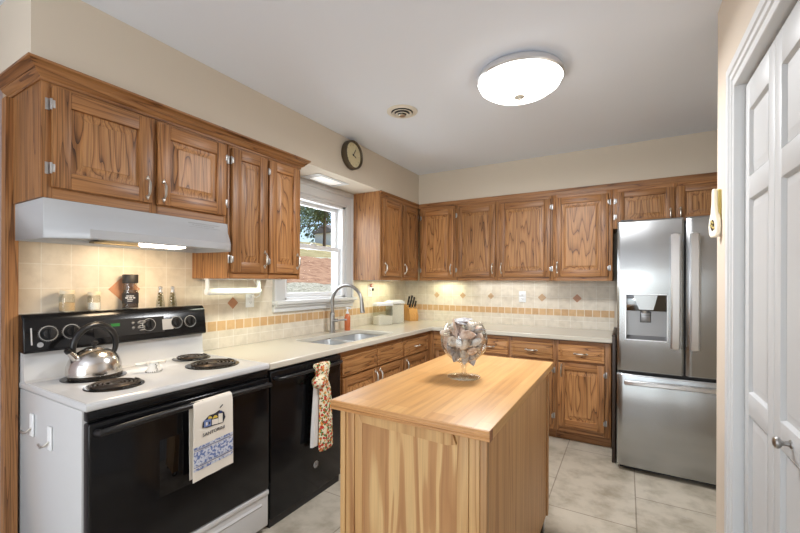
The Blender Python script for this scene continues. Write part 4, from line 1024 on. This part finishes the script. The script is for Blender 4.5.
for i, p in enumerate(pts):
    j = rng.choices(range(6), (4, 2.4, 3.2, 2, 3, 2.4))[0]; o, rad = PO[j]
    if j not in used: used.add(j); c_ = o
    else: c_ = o.copy(); C.objects.link(c_)
    c_.location = Vector((gx, gy, gz))+p; c_.rotation_euler = (rng.uniform(0, 6.28), rng.uniform(0, 6.28), rng.uniform(0, 6.28)); s_ = rng.uniform(1.02, 1.25); c_.scale = (s_, s_, s_)
for j, (o, rad) in enumerate(PO):
    if j not in used: bpy.data.objects.remove(o)
# starfish on top
b = MB(); b0 = bmesh.new(); top = b0.verts.new((0, 0, .012)); bot = b0.verts.new((0, 0, -.003)); ringv = []; ringt = []
for i in range(10):
    a_ = 2*pi*i/10; rr = .088 if i % 2 == 0 else .034
    ringv.append(b0.verts.new((rr*cos(a_), rr*sin(a_), -.004 if i % 2 == 0 else 0))); 
for i in range(10): b0.faces.new([top, ringv[i], ringv[(i+1) % 10]]); b0.faces.new([bot, ringv[(i+1) % 10], ringv[i]])
b.merge(b0); sf = b.build('starfish', sm[2], origin=(0, 0, 0)); sf.location = (gx-.005, gy-.005, gz+.268); sf.rotation_euler = (radians(6), radians(-5), .5)
bv = sf.modifiers.new('sub', 'SUBSURF'); bv.levels = 2; bv.render_levels = 2
tag(sf, 'pale grey starfish lying on top of the shells in the goblet', 'starfish')

# ------------------------------------------------------------------ refrigerator
FX0, FX1, FY = 2.284, 3.19, 3.245
FM = 2.685
fr = thing('refrigerator', 'stainless french door refrigerator with ice dispenser', 'refrigerator', ((FX0+FX1)/2, 3.6, 0))
MB().box(FX0+.006, FX1-.006, FY+.09, D-.03, .03, 1.795, .006).box(FX0+.03, FX1-.03, FY+.12, FY+.2, 0, .03).box(FX0+.03, FX1-.03, D-.15, D-.06, 0, .03).build('case', plain('dark grey case', lin(52, 52, 54), .4), fr)
MB().box(FX0+.02, FX1-.02, FY+.06, FY+.09, .012, .06).build('base_grille', black_m, fr)
def curved(x0, x1, z0, z1, bulge, xc, half, hole=None, thick=.075, nx=28):
    """front panel bowed outwards about xc; rounded vertical edges"""
    b = bmesh.new(); fv = []; zs = [z0, z0+.004, z0+.012, z1-.012, z1-.004, z1]; io = [.008, .003, 0, 0, .003, .008]; xs = [x0+(x1-x0)*k/nx for k in range(nx+1)]
    if hole:
        hx0, hx1, hz0, hz1 = hole; xs = sorted([x for x in xs if min(abs(x-hx0), abs(x-hx1)) > .004]+[hx0, hx1]); zs[3:3] = [hz0, hz1]; io[3:3] = [0, 0]
    nx = len(xs)-1
    for z, ii in zip(zs, io):
        row = []
        for k in range(nx+1):
            x = xs[k]; e = min(x-x0, x1-x)
            edge = .012*(1-math.sqrt(max(0, 1-(1-min(1, e/.012))**2)))
            row.append(b.verts.new((x, FY+bulge*((x-xc)/half)**2+edge+ii, z)))
        fv.append(row)
    bk = [[b.verts.new((x0, FY+thick+bulge, z)), b.verts.new((x1, FY+thick+bulge, z))] for z in zs]
    for A, B in zip(fv, fv[1:]):
        for k in range(nx):
            if hole and xs[k] > hole[0]-.001 and xs[k+1] < hole[1]+.001 and abs(A[k].co.z-hole[2]) < .001 and abs(B[k].co.z-hole[3]) < .001: continue
            b.faces.new([A[k], A[k+1], B[k+1], B[k]])
    for i in range(len(zs)-1):
        b.faces.new([bk[i][0], fv[i][0], fv[i+1][0], bk[i+1][0]]); b.faces.new([fv[i][nx], bk[i][1], bk[i+1][1], fv[i+1][nx]]); b.faces.new([bk[i][1], bk[i][0], bk[i+1][0], bk[i+1][1]])
    b.faces.new(fv[0][::-1]+[bk[0][0], bk[0][1]]); b.faces.new(fv[-1]+[bk[-1][1], bk[-1][0]])
    return MB().merge(b)
XCn = (FX0+FX1)/2; HF = (FX1-FX0)/2; BL = .014
ZF0, ZF1, ZT = .728, .708, 1.812
fyat = lambda x: FY+BL*((x-XCn)/HF)**2
dl = curved(FX0, FM-.005, ZF0, ZT, BL, XCn, HF, hole=(2.337, 2.588, .957, 1.283)).build('left_door', steel, fr)
dr = curved(FM+.006, FX1, ZF0, ZT, BL, XCn, HF).build('right_door', steel, fr)
dz_ = curved(FX0, FX1, .04, ZF1, BL, XCn, HF, nx=44).build('freezer_drawer', steel, fr)
MB().box(FX0+.01, FX1-.01, FY+.05, FY+.085, ZF1-.01, ZF0+.01).box(FM-.008, FM+.008, FY+.05, FY+.085, ZF0, ZT-.02).build('door_gasket', black_m, fr)
def bar_handle(x, par):
    m = MB(); y0 = fyat(x)
    P_ = []
    for k in range(25):
        t = k/24; z = .915+(1.695-.915)*t; o = .022+.03*math.sqrt(max(0, 1-(2*t-1)**2*.92)); P_.append((x, y0-o, z))
    b = bmesh.new(); rows = []
    for (px, py, pz) in P_:
        rows.append([b.verts.new((px-.027, py+.006, pz)), b.verts.new((px-.018, py-.006, pz)), b.verts.new((px+.018, py-.006, pz)), b.verts.new((px+.027, py+.006, pz)), b.verts.new((px+.018, py+.014, pz)), b.verts.new((px-.018, py+.014, pz))])
    for A, B in zip(rows, rows[1:]):
        for k in range(6): b.faces.new([A[k], A[(k+1) % 6], B[(k+1) % 6], B[k]])
    b.faces.new(rows[0]); b.faces.new(rows[-1]); m.merge(b)
    for z in (.93, 1.68): m.box(x-.015, x+.015, y0-.028, y0+.004, z-.02, z+.02, .005)
    return m.build('handle', steel_l, par)
hl = bar_handle(FM-.055, dl); hr = bar_handle(FM+.05, dr)
# dispenser
m = MB(); yd = fyat(2.46)-.0015
dx0, dx1, dzb, dzt = 2.335, 2.59, .955, 1.285
ft_ = .006
m.box(dx0, dx1, yd-.004, yd+.006, dzt-ft_, dzt).box(dx0, dx1, yd-.004, yd+.008, dzb, dzb+ft_).box(dx0, dx0+ft_, yd-.004, yd+.01, dzb, dzt).box(dx1-ft_, dx1, yd-.004, yd+.006, dzb, dzt)
dp = m.build('dispenser_frame', steel_l, dl)
# recessed-looking bay: angled control head over a steel back plate
m = MB(); m.box(dx0+.002, dx1-.002, yd+.058, yd+.062, dzb+.002, dzt-.002).box(dx0+.001, dx0+.003, yd, yd+.06, dzb+.002, dzt-.002).box(dx1-.003, dx1-.001, yd, yd+.06, dzb+.002, dzt-.002).box(dx0+.002, dx1-.002, yd, yd+.06, dzt-.004, dzt-.002)
m.poly([(dx0+.002, yd+.004, dzb+.003), (dx0+.002, yd+.06, dzb+.003), (dx0+.002, yd+.06, dzb+.03)], (dx1-dx0-.004, 0, 0))
bay = m.build('dispenser_bay', steel_d, dl)
m = MB().box(dx0+.006, dx1-.006, yd+.004, yd+.056, dzt-.12, dzt-.006, .003); m.build('control_housing', plain('dark mirror', (.16, .16, .16, 1), .12, metal=1), dl)
m = MB().poly([(dx0+.05, yd+.006, dzt-.008), (dx1-.06, yd+.006, dzt-.008), (dx1-.085, yd+.006, dzt-.11), (dx0+.085, yd+.006, dzt-.11)], (0, -.014, 0)); m.build('control_head', steel, dl)
MB().cyl((2.455, yd+.02, dzt-.118), (2.455, yd+.02, dzt-.135), .022, .012, 20).build('nozzle', steel_l, dl)
m = MB().box(2.432, 2.49, yd+.045, yd+.054, 1.085, 1.155, .003).build('paddle', steel_d, dl)
m = MB(); 
for x0, x1, z0, z1 in ((2.43, 2.492, 1.155, 1.159), (2.43, 2.492, 1.081, 1.085), (2.428, 2.432, 1.081, 1.159), (2.49, 2.494, 1.081, 1.159), (2.432, 2.49, 1.132, 1.134)): m.box(x0, x1, yd+.0445, yd+.058, z0, z1)
m.build('paddle_gap', black_p, dl)
# freezer handle: bowed horizontal bar
P_ = []
b = bmesh.new(); rows = []
for k in range(33):
    t = k/32; x = FX0+.05+(FX1-FX0-.1)*t; q = (2*t-1)**2; o = .02+.028*math.sqrt(max(0, 1-q*.95)); z = .648+.016*(1-q)*0+.012*(1-q)
    y = fyat(x)-o; rows.append([b.verts.new((x, y+.006, z-.018)), b.verts.new((x, y-.006, z-.01)), b.verts.new((x, y-.006, z+.01)), b.verts.new((x, y+.006, z+.018)), b.verts.new((x, y+.014, z+.01)), b.verts.new((x, y+.014, z-.01))])
for A, B in zip(rows, rows[1:]):
    for k in range(6): b.faces.new([A[k], A[(k+1) % 6], B[(k+1) % 6], B[k]])
b.faces.new(rows[0]); b.faces.new(rows[-1])
m = MB().merge(b)
for x in (FX0+.065, FX1-.065): m.box(x-.02, x+.02, fyat(x)-.026, fyat(x)+.004, .636, .664, .005)
m.build('handle', steel_l, dz_)
MB().box(FX0+.02, FX0+.1, FY+.05, FY+.2, 1.796, 1.825, .004).box(FX1-.1, FX1-.02, FY+.05, FY+.2, 1.796, 1.825, .004).build('hinge_cover', plain('dark hinge cover', lin(60, 60, 62), .5), fr)
# dark tray slotted in the gap
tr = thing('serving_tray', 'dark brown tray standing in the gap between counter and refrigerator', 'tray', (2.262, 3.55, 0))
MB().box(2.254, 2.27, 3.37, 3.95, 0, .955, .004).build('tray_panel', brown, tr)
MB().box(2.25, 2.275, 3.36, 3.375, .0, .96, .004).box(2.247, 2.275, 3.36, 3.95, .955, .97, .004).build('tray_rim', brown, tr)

# ------------------------------------------------------------------ ceiling lamp, vent, clock, soffit light, ornament
lx, ly = 1.81, 2.265
cl = thing('ceiling_lamp', 'round flush ceiling lamp with lit frosted glass and nickel ring', 'ceiling lamp', (lx, ly, ZC))
MB().lathe([(0, -.001), (.2, -.001), (.225, -.01), (.238, -.028), (.24, -.048), (.233, -.056), (.224, -.052), (.2, -.03), (0, -.03)], (lx, ly, ZC), 64).build('ring', steel_l, cl)
MB().lathe([(.222, -.045), (.229, -.056), (.218, -.08), (.18, -.106), (.12, -.125), (.06, -.134), (0, -.136)], (lx, ly, ZC), 64).build('glass_bowl', lamp_e, cl)
MB().lathe([(0, -.135), (.026, -.136), (.03, -.141), (.022, -.147), (.008, -.15), (.006, -.158), (0, -.162)], (lx, ly, ZC), 20).build('finial', vent_m, cl)
l_ = light('ceiling_lamp_bulb', 'AREA', (lx, ly, ZC-.17), 31, (.96, .975, 1), (lx, ly, 0), .4); l_.data.shape = 'DISK'
vx, vy = .975, 2.372
v = thing('ceiling_vent', 'round cream ceiling air vent near the lamp', 'vent', (vx, vy, ZC))
MB().lathe([(0, -.0005), (.108, -.0005), (.108, -.004), (.095, -.008), (.078, -.01), (.078, -.004), (0, -.004)], (vx, vy, ZC), 40).build('flange', vent_m, v)
for r_, z in ((.062, -.016), (.04, -.024)): MB().lathe([(r_-.006, z+.006), (r_+.008, z), (r_+.006, z-.003), (r_-.009, z+.003)], (vx, vy, ZC), 36).build('cone', vent_m, v)
MB().lathe([(.076, -.0045), (.0, -.0045)], (vx, vy, ZC), 32).build('throat', black_m, v)
MB().lathe([(0, -.005), (.006, -.006), (.006, -.028), (.026, -.03), (.02, -.036), (0, -.038)], (vx, vy, ZC), 24).build('damper_knob', pewter, v)
ckx, cky, ckz, cr = .322, 2.625, 2.428, .12
ck = thing('wall_clock', 'round bronze rimmed cream wall clock high above the window', 'clock', (ckx, cky, ckz))
Mc = Matrix.Translation((ckx+.0006, cky, ckz)) @ Matrix.Rotation(pi/2, 4, 'Y')
MB().lathe([(0, 0), (cr*.96, 0), (cr, .006), (cr, .04), (cr*.97, .052), (cr*.9, .054), (cr*.86, .046), (cr*.86, .03), (0, .03)], M=Mc, seg=48).build('case', bronze, ck)
MB().lathe([(0, .034), (cr*.865, .034), (cr*.865, .03)], M=Mc, seg=48).build('dial', clockface, ck)
m = MB()
for i in range(12):
    a_ = 2*pi*i/12; p = Vector((ckx+.0352, cky+.082*sin(a_), ckz+.082*cos(a_)))
    m.box(-.0006, .0006, -.0015, .0015, -.007, .007, M=Matrix.Translation(p) @ Matrix.Rotation(-a_, 4, 'X'))
m.build('hour_marks', plain('faded marks', lin(178, 166, 128), .6), ck)
m = MB()
for ang, L, wd in ((32, .062, .003), (112, .042, .004)):
    a_ = radians(ang); m.box(-.0008, .0008, -wd, wd, -.012, L, M=Matrix.Translation((ckx+.038, cky, ckz)) @ Matrix.Rotation(-a_, 4, 'X'))
m.cyl((ckx+.034, cky, ckz), (ckx+.041, cky, ckz), .005, seg=12); m.build('hands', black_p, ck)
sl = thing('soffit_light', 'square recessed light panel in the soffit over the window', 'recessed light', (.12, 2.60, ZS))
MB().box(.02, .215, 2.36, 2.76, ZS-.004, ZS-.0005).build('trim_plate', white, sl)
MB().box(.055, .18, 2.43, 2.69, ZS-.006, ZS-.004, .001).build('diffuser', soffit_e, sl)
# ornament on the corner of the closet wall
ox, oy, oz = XR, 2.165, 1.66
orn = thing('wall_ornament', 'cream and gilt spoon shaped ornament hung on the closet wall corner', 'ornament', (ox, oy, oz))
P0 = lambda y, z, o=0: Vector((ox-o, y, z))
pts = []
for (hw, z) in ((.008, 1.768), (.012, 1.75), (.014, 1.70), (.02, 1.665), (.033, 1.635), (.038, 1.605), (.034, 1.578), (.022, 1.56)): pts.append((hw, z))
poly = [P0(oy+hw, z, .002) for hw, z in pts]+[P0(oy-hw, z, .002) for hw, z in pts[::-1]]
ob = MB().poly(poly, (-.026, 0, 0)).build('body', cream_m, orn); bv = ob.modifiers.new('b', 'BEVEL'); bv.width = .006; bv.segments = 3
MB().box(ox-.002, ox-.0005, oy-.03, oy-.014, 1.585, 1.762, .0005).box(ox-.01, ox-.001, oy-.022, oy-.013, 1.66, 1.765, .002).build('gilt_edge', brass, orn)
MB().lathe([(0, .001), (.016, .001), (.016, 0), (0, 0)], M=Matrix.Translation((ox-.0282, oy, 1.612)) @ Matrix.Rotation(-pi/2, 4, 'Y'), sx=1.5).build('recess', brown, orn)
m = MB()
for q in range(5): m.ball((ox-.03, oy-.012+.006*q, 1.60+.007*((q*3) % 5)), .006, seg=8)
m.build('gilt_figure', brass, orn)

orn.rotation_euler = (0, 0, radians(24)); orn.location = (ox-.010, oy-.035, oz); orn.scale = (.75, .75, 1)
# ------------------------------------------------------------------ under-cabinet strip lights
def strip(name, label, x0, x1, y0, y1, energy, col):
    t = thing(name, label, 'light', ((x0+x1)/2, (y0+y1)/2, 1.394))
    MB().box(x0, x1, y0, y1, 1.376, 1.394, .003).build('housing', vinyl, t)
    lx_ = light('under_cabinet_glow', 'AREA', ((x0+x1)/2, (y0+y1)/2, 1.373), energy, col, ((x0+x1)/2, (y0+y1)/2, 0), x1-x0, y1-y0)
strip('under_cabinet_light', 'slim white strip light under the back wall middle cabinet', .9, 1.65, D-.14, D-.10, 1.0, (.96, .98, .98))
strip('under_cabinet_light', 'slim white strip light under the corner cabinet right of the window', .10, .14, 3.2, 3.8, 1.8, (1, .98, .66))
strip('under_cabinet_light', 'slim white strip light under the inside corner cabinet', .40, .72, D-.14, D-.10, 1.1, (1, .98, .68))
strip('under_cabinet_light', 'slim white strip light under the tall cabinet left of the window', .20, .24, 1.55, 1.95, 1.3, (.95, 1, .78))

# ------------------------------------------------------------------ outdoors
def hgt(x, y):
    P_ = [(-.2, .3), (-1.2, .9), (-2.0, 1.18), (-3.1, 1.36), (-9, 2.5), (-12, 3.2), (-20, 4.6), (-45, 7)]
    for (x0, z0), (x1, z1) in zip(P_, P_[1:]):
        if x1 <= x <= x0: return z0+(z1-z0)*(x-x0)/(x1-x0)
    return 7
def ground(name, xs, ys, mat, label, bumpy, dz=0):
    b = bmesh.new(); G = [[b.verts.new((x, y, hgt(x, y)+dz+rng.uniform(-1, 1)*bumpy)) for y in ys] for x in xs]
    for A, B in zip(G, G[1:]):
        for k in range(len(ys)-1): b.faces.new([A[k], A[k+1], B[k+1], B[k]])
    return struct(name, MB().merge(b), mat, label, 'ground')
def lawn_mat(name, c1, c2, sc):
    m, n, l, b = nodes(name); tc = n.new('ShaderNodeTexCoord'); nz = n.new('ShaderNodeTexNoise'); nz.inputs['Scale'].default_value = sc; nz.inputs['Detail'].default_value = 8; nz.inputs['Roughness'].default_value = .7
    l.new(tc.outputs['Object'], nz.inputs['Vector']); r_ = ramp(n, [(.36, c1), (.64, c2)]); l.new(nz.outputs['Fac'], r_.inputs[0]); l.new(r_.outputs[0], b.inputs['Base Color']); b.inputs['Roughness'].default_value = .95; return m
YS = [-4+1.5*k for k in range(40)]
ground('lawn', [-8.0-1.5*k for k in range(25)], YS, lawn_mat('dry winter grass', lin(150, 140, 92), lin(196, 180, 136), 1.6), 'dry green tan lawn sloping up behind the house', .05)
ground('leaf_covered_slope', [-2.9-.3*k for k in range(18)], [-2+.4*k for k in range(50)], lawn_mat('fallen leaves', lin(140, 96, 70), lin(206, 164, 130), 5), 'brown leaf covered slope below the lawn', .03)
ground('gravel_bed', [-.25-.15*k for k in range(19)], [-1+.2*k for k in range(45)], lawn_mat('pale gravel', lin(120, 116, 92), lin(226, 220, 200), 16), 'pale gravel bed just outside the window', .02)
hs_ = thing('house', 'neighbour house with white siding and dark roof beyond the lawn', 'house', (-19.5, 26.3, 4.3))
MB().box(-20.6, -18.4, 25.0, 27.6, 4.0, 5.5).build('walls', plain('white siding', lin(226, 224, 220), .7), hs_)
MB().poly([(-20.8, 24.8, 5.45), (-18.2, 24.8, 5.45), (-19.5, 24.8, 6.2)], (0, 3.0, 0)).build('roof', plain('grey shingles', lin(122, 116, 114), .8), hs_)
MB().box(-18.41, -18.37, 25.4, 25.9, 4.6, 5.2).build('window', plain('dark glass', (.02, .02, .03, 1), .1), hs_); MB().box(-18.41, -18.37, 26.5, 27.0, 4.2, 5.2).build('door', plain('tan door', lin(160, 130, 110), .6), hs_)
bark = plain('bark', lin(84, 70, 58), .9, noise=.3, nscale=12)
leaf_ms = [lawn_mat('blue green foliage', lin(74, 96, 74), lin(150, 170, 150), 3), lawn_mat('dark green foliage', lin(52, 66, 44), lin(110, 122, 78), 3), lawn_mat('bare brown twigs', lin(92, 78, 66), lin(150, 132, 114), 3)]
def tree(x, y, H, R, z0, mi, label, nleaf=2600, drop=.45):
    base_z = hgt(x, y)-.05
    t = thing('tree', label, 'tree', (x, y, base_z), 'trees beyond the lawn')
    rg = random.Random(int(abs(x*31+y*17))); m = MB()
    m.tube([(x, y, base_z), (x+.05, y, base_z+H*.35), (x-.05, y+.1, base_z+H*.7), (x, y, base_z+H*.95)], [H*.018, H*.014, H*.01, .02], 9)
    for q in range(14):
        a_ = rg.uniform(0, 6.28); zz = base_z+H*rg.uniform(drop*.7, .85); L = R*rg.uniform(.5, 1)
        m.tube([(x, y, zz), (x+L*.5*cos(a_), y+L*.5*sin(a_), zz+L*.2), (x+L*cos(a_), y+L*sin(a_), zz+L*.25)], [.035, .025, .01], 6)
    m.build('trunk', bark, t)
    b = bmesh.new(); clumps = [(rg.uniform(0, 6.28), rg.uniform(.2, 1), rg.uniform(drop, 1)) for _ in range(34)]
    for q in range(nleaf):
        ca, cr_, cz_ = rg.choice(clumps); e = R*.3
        sh = math.sin(pi*min(1, max(0.1, (1.04-cz_)/(1.04-drop)*.75+.15)))
        c_ = Vector((x+R*cr_*sh*cos(ca)+rg.gauss(0, e*.5), y+R*cr_*sh*sin(ca)+rg.gauss(0, e*.5), base_z+H*cz_+rg.gauss(0, e*.4)))
        s_ = rg.uniform(.06, .13)*R/2; Mx = Matrix.Translation(c_) @ Euler((rg.uniform(0, 6.28), rg.uniform(0, 6.28), 0)).to_matrix().to_4x4()
        b.faces.new([b.verts.new(Mx @ Vector(p)) for p in ((-s_, 0, 0), (0, -s_*.5, .0), (s_, 0, 0), (0, s_*.5, 0))])
    MB().merge(b, smooth=False).build('foliage', leaf_ms[mi], t, recalc=False)
tree(-11.2, 12.9, 4.2, 1.5, 0, 0, 'blue green leafy tree at the left of the window view', 2600, .2)
tree(-13.6, 18.2, 5.6, 1.9, 0, 1, 'dark green tree in the middle of the window view', 2600, .3)
tree(-17.5, 16.4, 6.5, 2.2, 0, 2, 'bare brown twiggy tree left of the neighbour house', 2400, .15)
tree(-27, 33.5, 8, 4.0, 0, 1, 'dark green tree behind the neighbour house', 2400, .1)
tree(-22, 45, 9, 4.2, 0, 2, 'bare brown tree at the far right beyond the lawn', 1800, .15)
for o in C.objects:
    if '_base' in o: del o['_base']
